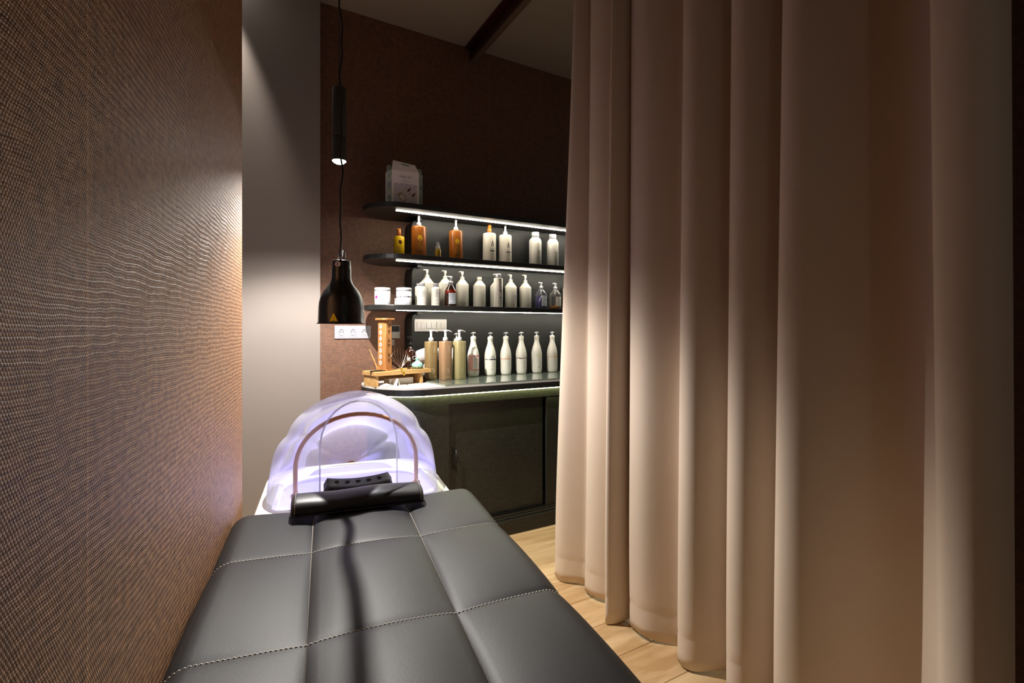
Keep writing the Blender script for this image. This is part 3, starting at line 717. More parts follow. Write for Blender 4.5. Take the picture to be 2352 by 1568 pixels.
# ------------------------------------------------------------------ bottles
def pump_head(t, z, stem=.03, kind='arm', d=1, m=M_wplast, scale=1.0, ang=None):
    """collar, stem, actuator and nozzle; d = +1 spout to the right, -1 to the left"""
    s = scale; mb = MB()
    if kind == 'arm':
        mb.lathe([(.0155*s, z), (.0155*s, z+.016*s), (.0145*s, z+.018*s), (.0125*s, z+.024*s), (.0068*s, z+.027*s), (.0068*s, z+.027*s+stem)], 20)
        zz = z+.027*s+stem
        mb.lathe([(.0080*s, zz), (.0095*s, zz+.002), (.0095*s, zz+.010*s), (.0085*s, zz+.012*s)], 18)
        a = ang if ang is not None else 0
        pts = [(-d*.010*s, 0, zz+.011*s), (0, 0, zz+.012*s), (d*.014*s, 0, zz+.012*s), (d*.028*s, 0, zz+.0105*s), (d*.040*s, 0, zz+.006*s), (d*.044*s, 0, zz+.003*s)]
        pts = [(x*math.cos(a), x*math.sin(a), q) for x, y, q in pts]
        mb.tube(pts, [.0035*s, .0050*s, .0042*s, .0036*s, .0030*s, .0026*s], 8)
    elif kind == 'hook':
        mb.lathe([(.0135*s, z), (.0135*s, z+.017*s), (.0125*s, z+.018*s), (.0055*s, z+.018*s), (.0055*s, z+.018*s+stem*.45), (.0085*s, z+.018*s+stem*.5), (.0090*s, z+.018*s+stem), (.0075*s, z+.020*s+stem)], 20)
        zz = z+.018*s+stem
        mb.tube([(0, 0, zz-.002), (d*.012*s, 0, zz), (d*.020*s, 0, zz-.0004), (d*.025*s, 0, zz-.003)], [.0045*s, .0036*s, .0030*s, .0024*s], 8)
    elif kind == 'tee':
        mb.lathe([(.0160*s, z), (.0160*s, z+.002*s), (.0145*s, z+.0045*s), (.0050*s, z+.006*s), (.0048*s, z+.006*s+stem), (.0100*s, z+.010*s+stem), (.0, z+.012*s+stem)], 20, cap=False)
        zz = z+.009*s+stem
        mb.tube([(-.0165*s, 0, zz-.002*s), (-.008*s, 0, zz+.001*s), (0, 0, zz+.0025*s), (d*.010*s, 0, zz+.002*s), (d*.0175*s, 0, zz+.0005*s)], [.0025*s, .0042*s, .0050*s, .0042*s, .0028*s], 8)
    return mb.build('pump', m, t)
Y2 = 3.0; Z2 = SH[1]+TH+.0004; Z3 = SH[2]+TH+.0004; ZG = GT+.0004
def put(name, px, Y, z, label, cat='bottle', group=None):
    return thing(name, label, cat, (X_at(px, Y), Y, z), 0, group)
def size(px, wpx, Y): return wpx*dep(px, Y)/FPX
G2 = 'bottles on the middle wall shelf'; G3 = 'bottles and jars on the lowest wall shelf'; GC = 'white pump bottles on the glass counter'
# --- middle shelf
def amber(px, yb, yt, w_, ptop, label):
    t = put('pump_bottle', px, Y2, Z2, label, group=G2); R = size(px, w_, Y2)/2; h = Z_at(px, yt, Y2)-Z2; H = Z_at(px, ptop, Y2)-Z2
    MB().lathe([(R*.93, 0), (R, .006), (R, h-.008), (R*.95, h-.002), (R*.85, h), (.017, h+.001)], 36).build('body', M_amber, t)
    pump_head(t, h+.001, stem=max(.008, H-h-.027-.012), kind='arm', d=-1)
    prints(t, [('ell', (222, 176, 20), .004, h*.62, .0145, .019, .3), ('ell', (222, 176, 20), .019, h*.76, .002, .003, -.6), ('text', (226, 180, 60), 'SUN', .010, .002, h*.44), ('lines', (214, 160, 60), -.014, .026, h*.40, 5, .008, .0022), ('lines', (214, 160, 60), -.006, .02, h*.13, 1, .008, .002)], R=R, ang=-PI/2+.1)
    return t
t = put('pump_bottle', 917, Y2, Z2, 'small yellow bottle with an amber nozzle at the shelf end', group=G2)
R = size(917, 24, Y2)/2; h = Z_at(917, 543, Y2)-Z2; H = Z_at(917, 525, Y2)-Z2
MB().lathe([(R*.94, 0), (R, .005), (R*.97, h-.006), (R*.85, h-.001), (.013, h)], 32).build('body', M_yellow, t)
MB().lathe([(.0115, h), (.0115, h+.028), (.0105, h+.029), (.0105, H-.008), (.0095, H)], 20).tube([(0, 0, H-.008), (-.012, -.004, H-.004), (-.017, -.006, H-.004)], [.006, .004, .003], 8).build('pump', M_ambercap, t)
prints(t, [('ell', (118, 62, 30), .004, h*.70, .0100, .0130, .3), ('lines', (120, 84, 20), -.012, .02, h*.48, 4, .011, .002), ('text', (120, 84, 20), 'SUN', .008, .0235, h*.72, PI/2)], R=R, ang=-PI/2+.12)
amber(962, 585, 520.5, 34, 491.5, 'larger amber pump bottle with a yellow dot, left of the tiny oil bottle')
t = put('serum_bottle', 1006, 2.90, Z2, 'tiny clear spray bottle of golden oil between the two amber bottles', group=G2)
MB().lathe([(.0185, 0), (.0188, .003), (.0188, .050), (.016, .054), (.010, .055)], 24).build('body', M_oil, t)
MB().lathe([(.0125, .055), (.0150, .060), (.0150, .064), (.0135, .066)], 20).build('collar', M_cream, t)
MB().lathe([(.0125, .066), (.0130, .078), (.0105, .090), (.0090, .101), (.007, .1025)], 20).build('cap', M_clearbottle, t)
MB().lathe([(.006, .066), (.006, .094)], 10).build('nozzle', M_wplast, t)
amber(1047, 590, 530.5, 31.5, 502.5, 'amber pump bottle with a yellow dot, right of the tiny oil bottle')
def cream(px, yt, w_, ytop, d, ambercap, label):
    t = put('pump_bottle', px, Y2, Z2, label, group=G2); R = size(px, w_, Y2)/2; h = Z_at(px, yt, Y2)-Z2; H = Z_at(px, ytop, Y2)-Z2
    MB().lathe([(R*.88, 0), (R*.97, .006), (R, .016), (R, h-.012), (R*.94, h-.003), (R*.8, h), (.016, h+.001)], 36).build('body', M_cream, t)
    if ambercap:
        MB().lathe([(.0148, h), (.0150, h+.030), (.0110, h+.032), (.0112, H-.003), (.009, H)], 22).tube([(0, 0, H-.008), (.014, 0, H-.007), (.018, 0, H-.011)], [.005, .003, .002], 8).build('pump', M_ambercap, t)
    else: pump_head(t, h+.001, stem=max(.008, H-h-.039), kind='arm', d=d)
    k = (62, 50, 40); q = .006
    drop = [(q+.0095*math.sin(a)*(1 if True else 1), h*.60-.0095*math.cos(a)) for a in [2*PI*i/20-PI*.8 for i in range(17)]]
    drop = [(q+.0095*math.sin(a), h*.60-.0105*math.cos(a)) for a in [-2.2+4.4*i/14 for i in range(15)]]+[(q+.001, h*.60+.026), (q-.001, h*.60+.026)]
    prints(t, [('poly', k, drop), ('ell', k, q, h*.60+.031, .0022, .003), ('text', k, 'COLOR', .0085, q, h*.455), ('rect', k, q-.017, h*.385, q+.018, h*.425), ('lines', (120, 106, 92), q-.010, q+.014, h*.34, 3, .006, .0016), ('lines', (150, 136, 120), q-.014, q+.016, h*.13, 1, .006, .0018)], R=R, ang=-PI/2+.25)
    return t
cream(1124, 536, 30.5, 517, 1, True, 'cream bottle with dark drop emblem and an amber cap')
cream(1160.5, 540, 29.5, 514.5, 1, False, 'cream pump bottle with dark drop emblem and a white pump')
def capbottle(px, Y, z, w_, ysh, ycb, ytop, label, group, items, cw=.62, m=M_wbottle):
    t = put('capped_bottle', px, Y, z, label, group=group); R = size(px, w_, Y)/2; s = Z_at(px, ysh, Y)-z; c = Z_at(px, ycb, Y)-z; H = Z_at(px, ytop, Y)-z
    MB().lathe([(R*.95, 0), (R, .003), (R, s-.006), (R*.97, s), (R*.90, s+(c-s)*.35), (R*cw*1.04, c-.001), (R*cw, c)], 36).build('body', m, t)
    MB().lathe([(R*cw, c), (R*cw*.98, H-.003), (R*cw*.93, H)], 28).build('cap', M_wplast, t)
    prints(t, items(R, s), R=R, ang=-PI/2+.2); return t
g1 = (150, 150, 148)
it = lambda c: (lambda R, s: [('text', (120, 116, 108), 'ritual', .011, .004, s*.84), ('rect', (190, 186, 178), -.02, s*.615, .012, s*.62), ('poly', c, [(.006, s*.63), (.012, s*.60), (.022, s*.48), (.018, s*.50)]), ('poly', (70, 90, 100), [(.012, s*.62), (.016, s*.61), (.021, s*.53), (.019, s*.54)]), ('lines', (110, 150, 160), -.002, .020, s*.36, 4, .008, .002), ('lines', (200, 140, 130), -.012, .02, s*.08, 1, .01, .0022)])
capbottle(1229.5, Y2, Z2, 28.5, 552.5, 546, 533.5, 'white capped bottle with a teal slash, left one by the curtain', G2, it((40, 120, 130)))
capbottle(1269.3, Y2, Z2, 27, 557, 550, 538.5, 'white capped bottle with a grey slash, next to the curtain', G2, it((130, 124, 110)))
# --- lowest shelf
def jar(px, Y, w_, ytop, label, items, lid=True, z=Z3):
    t = put('cream_jar', px, Y, z, label, 'jar', G3); R = size(px, w_, Y)/2; H = Z_at(px, ytop, Y)-z
    MB().lathe([(R*.95, 0), (R*.98, .003), (R*.985, H*.80)], 36).build('body', M_wplast, t)
    MB().lathe([(R, H*.80), (R, H-.006), (R*.97, H-.001), (R*.6, H)], 36).build('lid', M_wplast, t)
    prints(t, items(R, H), R=R*.985, ang=-PI/2); return t
fl_ = lambda x, z, s, c: [('ell', c, x+s*.5*math.cos(a), z+s*.5*math.sin(a), s*.55, s*.33, a) for a in (0.3, 1.5, 2.6, 3.9, 5.2)]
jar(878.5, 2.95, 36, 660.5, 'white jar with a magenta flower at the shelf end', lambda R, H: fl_(-.036, H*.44, .012, (150, 40, 130))+[('lines', (120, 116, 130), -.018, .022, H*.66, 5, .0095, .0022), ('lines', (120, 116, 130), -.018, .004, H*.24, 1, .01, .002), ('lines', (110, 106, 120), -.018, .024, H*.12, 1, .01, .003)])
jar(927.7, 2.95, 35.5, 660.8, 'white jar with a black lettered band around it', lambda R, H: [('text', (226, 120, 100), 'milk', .012, .008, H*.66), ('text', (226, 120, 100), 'shake', .012, .010, H*.58), ('band', (24, 22, 26), -.062, .062, H*.44, H*.52, 3), ('lines', (150, 148, 160), -.002, .034, H*.34, 4, .0105, .0022), ('lines', (120, 118, 130), -.002, .03, H*.06, 1, .01, .003)])
t = put('cream_jar', 915.5, 3.0, Z3, 'small white jar half hidden behind the jar with the lettered band', 'jar', G3)
MB().lathe([(.024, 0), (.025, .002), (.025, .032)], 28).build('body', M_wplast, t); MB().lathe([(.0255, .032), (.0255, .044), (.024, .046)], 28).build('lid', M_wplast, t)
prints(t, [('lines', (60, 60, 80), -.022, -.012, .034, 5, .006, .002)], R=.025)
lbl = lambda R, s: [('lines', (130, 128, 140), -.008, .016, s*.82, 6, .0062, .0018), ('lines', (120, 116, 126), -.006, .006, s*.34, 1, .01, .002), ('lines', (205, 150, 140), -.010, .020, s*.16, 1, .01, .002), ('poly', (196, 120, 120), [(.017, s*.80), (.021, s*.76), (.022, s*.62), (.019, s*.70)])]
capbottle(961.5, 3.005, Z3, 17, 660, 657, 651, 'small white capped bottle, rearmost of three beside the amber glass bottle', G3, lambda R, s: [], .6)
capbottle(969.8, 2.95, Z3, 23, 663.5, 658, 649, 'small white capped bottle in front, overlapping the rear one', G3, lbl, .56)
capbottle(1001, 2.95, Z3, 21, 664, 659, 650.5, 'small white capped bottle just left of the amber glass bottle', G3, lbl, .56)
def litre(px, Y, w_, ysh, yn, yc, ytop, label, items, pump=True, d=-1):
    t = put('litre_bottle', px, Y, Z3, label, group=G3); R = size(px, w_, Y)/2; s = Z_at(px, ysh, Y)-Z3; nck = Z_at(px, yn, Y)-Z3; c = Z_at(px, yc, Y)-Z3; H = Z_at(px, ytop, Y)-Z3
    MB().lathe([(R*.96, 0), (R, .004), (R, s-.003), (R*.985, s+.002), (R*.80, s+(nck-s)*.34), (R*.48, s+(nck-s)*.86), (R*.36, nck+.001), (R*.34, nck+.004)], 36).build('body', M_oyster, t)
    if pump: pump_head(t, nck+.001, stem=H-nck-.019, kind='hook', d=d, m=M_oyster)
    else: MB().lathe([(R*.38, nck+.001), (R*.385, H-.001), (R*.36, H)], 24).build('cap', M_oyster, t)
    if items: prints(t, items(R, s), R=R, ang=-PI/2+.2)
    return t
ll = lambda extra: (lambda R, s: [('lines', (140, 140, 132), -.006, .020, s*.70, 6, .0085, .0018), ('lines', (150, 148, 138), -.004, .022, s*.17, 1, .01, .0024)]+extra(s))
YL = 3.022
litre(981, YL, 32, 650.5, 638, 631, 619.5, 'white litre pump bottle behind the two small capped bottles', None)
litre(1022.5, YL, 31, 652, 640.5, 633, 622, 'white litre pump bottle behind the amber glass bottle', None)
litre(1061.8, YL, 29.2, 654, 642.5, 635.5, 624, 'white litre pump bottle with a lime mark, right of the amber glass bottle', ll(lambda s: [('poly', (190, 214, 110), [(.026, s*.5), (.031, s*.47), (.031, s*.36), (.027, s*.4)])]))
litre(1101, YL, 29, 656, 645, 645, 636.2, 'white litre bottle with a plain cap instead of a pump', ll(lambda s: [('poly', (70, 66, 70), [(.024, s*.66), (.027, s*.58), (.031, s*.60), (.029, s*.5), (.026, s*.42), (.0275, s*.53)]), ('rect', (170, 170, 110), -.010, s*.31, .008, s*.34)]), pump=False)
litre(1140, YL, 28.5, 657.5, 647, 641, 630, 'white litre pump bottle behind the tall slim white cylinder', lambda R, s: [('rect', (60, 60, 66), -.014, s*.40, -.0125, s*.58)])
litre(1173, YL, 27.7, 659.5, 648, 641, 631, 'white litre pump bottle with a purple flower print', ll(lambda s: [('poly', (128, 92, 160), [(.014, s*.57), (.020, s*.62), (.026, s*.61), (.0275, s*.42), (.022, s*.48)]), ('poly', (150, 120, 150), [(.019, s*.42), (.025, s*.46), (.0265, s*.30)])]))
litre(1206.6, YL, 27.3, 661, 650, 643, 632, 'white litre pump bottle between the flower bottle and the blue one', ll(lambda s: []))
litre(1306, YL, 28, 664, 653, 646, 635, 'white litre bottle at the end, mostly hidden by the curtain', None)
t = put('pump_bottle', 1035.2, 2.94, Z3, 'amber glass pump bottle with a large white label', group=G3)
R = size(1035, 28, 2.925)/2; s = .104; n_ = .142
MB().lathe([(R*.97, 0), (R, .004), (R, s-.012), (R*.96, s-.004), (R*.84, s+.006), (R*.45, n_-.006), (R*.38, n_)], 36).build('body', M_brownglass, t)
MB().lathe([(R*1.003, s-.020), (R*1.003, s-.012), (R*.965, s-.004), (R*.88, s+.003)], 36, cap=False).build('liquid', M_redliquid, t)
pump_head(t, n_, stem=.031, kind='hook', d=-1, scale=1.15)
prints(t, [('rect', (212, 216, 222), -.020, .016, .034, .086)], R=R, ang=-PI/2+.12, e=.0006)
prints(t, [('lines', (150, 156, 172), -.014, .022, .078, 6, .007, .0018), ('lines', (120, 120, 136), -.016, .026, .022, 1, .01, .0028)], R=R, ang=-PI/2+.12, e=.0009)
t = put('pump_bottle', 1144.5, 2.93, Z3, 'tall slim white cylinder bottle with a large figure and blue dot', group=G3)
R = size(1144.5, 21, 2.93)/2; h = Z_at(1144.5, 639, 2.93)-Z3; H = Z_at(1144.5, 629, 2.93)-Z3
MB().lathe([(R*.98, 0), (R, .002), (R, h-.003), (R*.96, h)], 32).build('body', M_wbottle, t)
MB().lathe([(R*.56, h), (R*.56, H-.005), (R*.48, H)], 22).tube([(0, 0, H-.005), (-.02, 0, H-.003), (-.034, 0, H-.004)], [.005, .0025, .002], 8).build('pump', M_wplast, t)
prints(t, [('text', (90, 86, 80), '92', .030, .008, h*.52), ('text', (90, 86, 80), 'ES', .018, .008, h*.66), ('ell', (44, 70, 120), .004, h*.335, .0048, .0058), ('ell', (90, 150, 190), .015, h*.335, .002, .003), ('lines', (90, 150, 200), .002, .016, h*.24, 2, .006, .002), ('lines', (150, 146, 138), -.004, .018, h*.14, 1, .01, .0022)], R=R, ang=-PI/2+.25)
def clearpump(px, label, liq, m, lab_c, d=-1, flower=None):
    Y = 2.99; t = put('clear_pump_bottle', px, Y, Z3, label, group=G3); R = size(px, 27.5, Y)/2; s = .112; n_ = .148
    MB().lathe([(R*.97, 0), (R, .003), (R, s-.008), (R*.95, s), (R*.45, n_-.008), (R*.37, n_)], 32).build('body', M_clearbottle, t)
    MB().lathe([(R*.92, .003), (R*.94, .006), (R*.94, liq)], 32).build('liquid', m, t)
    MB().lathe([(.0022, .01), (.0022, n_-.03), (.0060, n_-.024), (.0075, n_)], 10).build('dip_tube', M_wplast, t)
    pump_head(t, n_, stem=.026, kind='hook', d=d)
    prints(t, [('rect', lab_c, -.010, .021, .034, .092)], R=R, ang=-PI/2+.12, e=.0006)
    prints(t, [('lines', (160, 160, 160), -.004, .020, .083, 6, .008, .0016), ('lines', (170, 166, 160), -.004, .024, .030, 1, .01, .002)]+(flower or []), R=R, ang=-PI/2+.12, e=.0009)
clearpump(1243, 'clear pump bottle filled with dark blue liquid', .094, M_navy, (206, 214, 222), flower=fl_(.029, .066, .008, (110, 80, 160)))
clearpump(1275.5, 'clear pump bottle with a little amber liquid', .024, M_orange, (222, 218, 208))
# --- counter: gold pump bottles
for px, yt, yb, col, num, lab in ((990, 784, 874, 0, '3', 'bronze gold pump bottle numbered 3, behind the bamboo stand'), (1023, 783.5, 873, 1, '2', 'rose gold pump bottle numbered 2, middle of the three gold ones'), (1055, 783, 871, 2, '1', 'pale gold pump bottle numbered 1, beside the pink label bottle')):
    Y = 2.915 if col == 0 else 2.862
    t = put('gold_pump_bottle', px, Y, ZG, lab, group='gold pump bottles on the counter'); R = size(px, 28, Y)/2*.96; h = Z_at(px, yt, Y)-ZG
    MB().lathe([(R*.95, 0), (R, .003), (R, h-.004), (R*.97, h-.001), (R*.9, h)], 48, sq=3.2).build('body', M_gold[col], t)
    H = Z_at(px, 758.5, Y)-ZG
    pump_head(t, h, stem=max(.008, H-h-.041), kind='arm', d=1, scale=1.02)
    c = (206, 192, 160)
    prints(t, [('text', c, 'OXO', .018, .017, h*.80, PI/2), ('text', c, num, .024, .006, h*.20), ('lines', c, -.008, .022, h*.285, 1, .01, .002), ('lines', c, -.010, .024, h*.075, 1, .01, .002)], R=R, ang=-PI/2+.2, sq=3.2)
    t.rotation_euler.z = .12
# --- counter: white bottles with waisted necks
def milk(px, Y, ytop, items, label, d=1):
    t = put('white_pump_bottle', px, Y, ZG, label, group=GC); R = .0392
    H = Z_at(px, ytop, Y)-ZG; k = H/.292
    MB().lathe([(R*.80, 0), (R*.90, .006), (R*.97, .018), (R, .034), (R, .130*k), (R*.985, .142*k), (R*.91, .162*k), (R*.76, .184*k), (R*.60, .203*k), (R*.47, .222*k), (R*.43, .236*k), (R*.44, .243*k), (R*.475, .247*k), (R*.475, .262*k), (R*.45, .264*k)], 40).build('body', M_wbottle, t)
    pump_head(t, .264*k, stem=H-.264*k-.0125, kind='tee', d=d)
    prints(t, items, R=R, ang=-PI/2+.16); return t
def mk(c1, c2, sd, dark=None):
    L = [('text', c1, 'milk', .0125, .006, .130), ('text', c1, 'shake', .0125, .009, .1205), ('lines', (176, 176, 176), -.002, .026, .092, 5, .0075, .0016), ('lines', c2 if not dark else (70, 70, 76), -.002, .018, .046, 1, .01, .002)]
    if sd: L.append(('band', c2, -.055, .055, .106, .1155, sd))
    return L
YM = 2.985
pk = (226, 168, 160); pd = (166, 92, 94)
rp = random.Random(5)
P = [('rect', pk, -.046, .040, .046, .143)]
t = milk(1087, 2.975, 763.7, P, 'white pump bottle with a pink patterned label, nearest the gold ones')
prints(t, [('rect', (244, 236, 230), -.012, .051, .034, .132)], R=.0392, ang=-PI/2+.16, e=.0008)
prints(t, [('text', (222, 150, 146), 'milk', .010, .010, .118), ('text', (222, 150, 146), 'shake', .010, .011, .110), ('lines', (222, 160, 156), -.004, .026, .100, 2, .007, .0018), ('lines', (160, 160, 160), -.002, .024, .084, 4, .008, .0014)]+[('ell', pd, rp.uniform(-.044, -.014), rp.uniform(.042, .141), .0013, .0013) for _ in range(70)]+[('ell', pd, rp.uniform(-.006, .044), rp.choice((.0455, .138)), .0018, .0022) for _ in range(26)], R=.0392, ang=-PI/2+.16, e=.0010)
milk(1126, 2.98, 764.3, mk((84, 80, 84), (30, 24, 70), 11, 1)+[('ell', (60, 60, 66), .001, .040, .0032, .0032)], 'white pump bottle with a dark blue lettered band')
milk(1161.5, 2.985, 763.8, mk((240, 190, 110), (214, 170, 140), 12), 'white pump bottle with a pale orange band and orange lettering')
milk(1197, 2.99, 763.3, mk((236, 190, 190), (70, 26, 26), 13), 'white pump bottle with a dark red lettered band')
milk(1232.5, 2.995, 762.8, mk((236, 206, 60), (150, 150, 150), 0, 1)+[('ell', (60, 60, 66), .001, .040, .003, .003)], 'white pump bottle with yellow lettering and no band')
milk(1268, 3.00, 762.3, mk((240, 200, 110), (222, 170, 130), 15), 'white pump bottle with a peach band, next to the curtain')
t = put('white_pump_bottle', 1048.5, 2.995, ZG, 'white pump bottle hidden behind the pale gold bottle', group=GC)
MB().lathe([(.033, 0), (.039, .02), (.0395, .13), (.036, .16), (.024, .20), (.018, .23), (.018, .252)], 32).build('body', M_wbottle, t); pump_head(t, .252, stem=.022, kind='tee')

# ------------------------------------------------------------------ bamboo stand and the things around it
A = math.radians(16); BS = Vector((.671, 2.742, CT+.0003))
st = thing('bamboo_stand', 'small bamboo bench stand on the rounded counter end', 'stand', BS, A)
sl, sd_ = .379, .15; sh_ = .0850
MB().box(0, sl, 0, sd_, sh_-.024, sh_).build('top', M_bamboo, st, bevel=.002)
MB().box(.006, .024, .008, sd_-.008, 0, sh_-.024).build('leg', M_bamboo, st, bevel=.0015)
MB().box(sl-.072, sl-.054, .008, sd_-.008, 0, sh_-.024).build('leg', M_bamboo, st, bevel=.0015)
MB().box(  .024, sl-.072, sd_-.030, sd_-.018, .02, sh_-.024).build('back_rail', M_bamboo, st, bevel=.0015)
def on(a, b, z=sh_+.0003): return BS+Vector((a*math.cos(A)-b*math.sin(A), a*math.sin(A)+b*math.cos(A), z))
ZST = BS.z+sh_+.0003
# incense tower
tw = thing('incense_tower', 'carved wooden incense tower with white inlays standing on the bamboo stand', 'incense holder', (X_at(884, 2.846), 2.846, ZST), math.radians(255-45-180))
c = .0330; h_ = .292; ch = .0115
sqp = [(c, c-ch), (c-ch, c), (-c+ch, c), (-c, c-ch), (-c, -c+ch), (-c+ch, -c), (c-ch, -c), (c, -c+ch)]
MB().prism([(x*1.25, y*1.25) for x, y in sqp], 0, .008).build('base', M_tower, tw, bevel=.001)
MB().prism(sqp, .008, h_).build('column', M_tower, tw, bevel=.001)
MB().prism([(x*1.42, y*1.42) for x, y in sqp], h_, h_+.012).build('lid', M_tower, tw, bevel=.003)
# faces: local -x face and -y face look into the room
Mf1 = Matrix(((0, 0, -1, -c), (-1, 0, 0, 0), (0, 1, 0, 0), (0, 0, 0, 1)))        # -x face: local u -> -y
Mf2 = Matrix(((1, 0, 0, 0), (0, 0, -1, -c), (0, 1, 0, 0), (0, 0, 0, 1)))         # -y face: local u -> +x
for k in range(7):
    z = .046+k*.0350
    rr = [(x, z) for x in ()]
    pl = [( .0105*math.cos(2*PI*i/10), z+.0128*math.sin(2*PI*i/10)) for i in range(10)]
    prints(tw, [('poly', (226, 214, 204), pl)], M=Mf1, name='inlay')
    prints(tw, [('ell', (150, 110, 84), 0, z, .004, .0045), ('ell', (150, 110, 84), 0, z+.008, .0014, .0014), ('ell', (150, 110, 84), 0, z-.008, .0014, .0014)], M=Mf1, e=.0008, name='inlay_carving')
cut = []
for zc, up in ((.256, 0), (.222, -1), (.178, 1), (.142, -1), (.096, 1), (.060, 0)):
    for rI in range(-2, 3):
        if up == 0: nn = 3-abs(rI)
        elif up == 1: nn = 1-(rI-1) if rI < 2 else 0
        else: nn = 1+(rI+1) if rI > -2 else 0
        nn = min(nn, 3)
        for q in range(max(0, nn)):
            cut.append(('ell', (52, 30, 14), (q-(nn-1)/2)*.0062, zc+rI*.0058, .0024, .0027))
prints(tw, cut, M=Mf2, name='cutout')
# palo santo stick leaning behind
a0, a1 = Vector((X_at(867, 2.90), 2.900, ZST+.006)), Vector((X_at(849, 2.90), 2.905, Z_at(849, 802, 2.90)))
pv = MB(); d = a1-a0
pv.tube([Vector((0, 0, 0)), d*.5, d], [.0050, .0045, .0022], 6, smooth=False)
tag(pv.build('wooden_stick', M_bamboo, loc=a0), 'thin pale wooden stick leaning beside the incense tower', 'stick')
# dark leaf-shaped tray
lv = [(-.066+.132*i/16, .026*math.sin(PI*i/16)**.7*(1 if True else 1)) for i in range(17)]
lo = lv+[(x, -y*.9) for x, y in reversed(lv[1:-1])]
tp = on(.052, .050); ly = MB().prism(lo, 0, .005).build('leaf_tray', M_handle, loc=tp, rz=A+.12, bevel=.0015)
tag(ly, 'flat black leaf-shaped tray on the front corner of the bamboo stand', 'tray')
# wire head massager
hp = Vector((X_at(921, 2.795), 2.795, ZST+.009))
hm = thing('head_massager', 'copper wire head massager with a gold handle on the stand edge', 'massager', hp)
MB().tube([(0, 0, .0), (.002, -.014, -.001), (.006, -.028, -.014), (.008, -.036, -.036)], [.0052, .0055, .0055, .006], 10).build('handle', M_brass, hm)
for k in range(11):
    a = -PI*.06+PI*1.12*k/10; rx = math.cos(a)
    ry = .35*math.sin(a*2+.4)
    top = .115*(.62+.38*abs(math.sin(a)))
    pts = [(0, 0, 0), (rx*.020, .004+ry*.010, top*.30), (rx*.046, .012+ry*.022, top*.62), (rx*.056, .018+ry*.026, top*.85), (rx*.047, .020+ry*.022, top*1.02)]
    MB().tube(catmull(pts, 4), .0011, 5).build('wire', M_wire, hm)
# dark dropper bottle behind, small bottle, mint scalp brush
t = put('amber_glass_bottle', 942.5, 3.06, CT+.0003, 'tall dark brown glass bottle with a black pump behind the stand', 'bottle')
MB().lathe([(.034, 0), (.0355, .004), (.0355, .170), (.033, .184), (.022, .198), (.0125, .206), (.012, .218)], 32).build('body', M_brownglass, t)
MB().lathe([(.0145, .216), (.0145, .234), (.006, .236), (.0055, .248), (.010, .250), (.0105, .276), (.008, .280)], 20).tube([(0, 0, .272), (-.018, -.004, .274), (-.026, -.006, .268)], [.006, .004, .003], 8).build('pump', M_handle, t)
t = put('dropper_bottle', 939, 2.875, ZST, 'tiny brown bottle with a white cap on the bamboo stand', 'bottle')
MB().lathe([(.0105, 0), (.0108, .002), (.0108, .040), (.008, .045), (.0075, .047)], 20).build('body', M_brownglass, t)
MB().lathe([(.0100, .046), (.0102, .066), (.009, .068)], 20).build('cap', M_wplast, t)
mb_ = thing('scalp_brush', 'mint green scalp massage brush with a white loop on the stand', 'brush', (X_at(958.5, 2.872), 2.872, ZST), A)
MB().lathe([(.0330, .011), (.0340, .014), (.0335, .028), (.026, .036), (.014, .044), (.0095, .050), (.0095, .056), (.0125, .060), (.0135, .063), (.0, .0655)], 28).build('body', M_mint, mb_)
for k in range(9):
    a = 2*PI*k/9; MB().lathe([(.0018, 0), (.0034, .012)], 6, Matrix.Translation((.027*math.cos(a), .027*math.sin(a), 0))).build('bristle', M_mint, mb_)
lp = [(-.008-.014+.014*math.cos(b), -.004, .064+.009*math.sin(b)+.003) for b in [2*PI*i/18 for i in range(19)]]
MB().tube(lp, .0014, 6).build('loop', M_wplast, mb_)
# white hair dryer standing behind the gold bottles
hd = thing('hair_dryer', 'white hair dryer lying behind the bronze gold bottle', 'hair dryer', (X_at(983, 2.995), 2.995, ZG))
Mb = Matrix.Translation((-.078, 0, .142)) @ Matrix.Rotation(math.radians(84), 4, 'Y') @ Matrix.Diagonal((1, .8, 1, 1))
MB().lathe([(.018, 0), (.034, .004), (.040, .020), (.046, .05), (.048, .09), (.046, .130), (.038, .155), (.020, .162)], 28, Mb).build('barrel', M_wplast, hd)
MB().tube([(-.004, 0, .115), (-.010, 0, .07), (-.014, 0, .012)], [.026, .022, .020], 16).build('handle', M_wplast, hd)
MB().lathe([(.030, 0), (.032, .004), (.026, .012)], 20, Matrix.Translation((-.014, 0, 0))).build('foot', M_handle, hd)
MB().lathe([(.0045, 0), (.0045, .002)], 12, Matrix.Translation((-.025, -.0375, .158)) @ Matrix.Rotation(PI/2, 4, 'X')).build('button', M_handle, hd)
MB().tube([(.055, -.005, .10), (.062, -.002, .06), (.060, 0, .004)], .008, 8).build('cord', M_handle, hd)
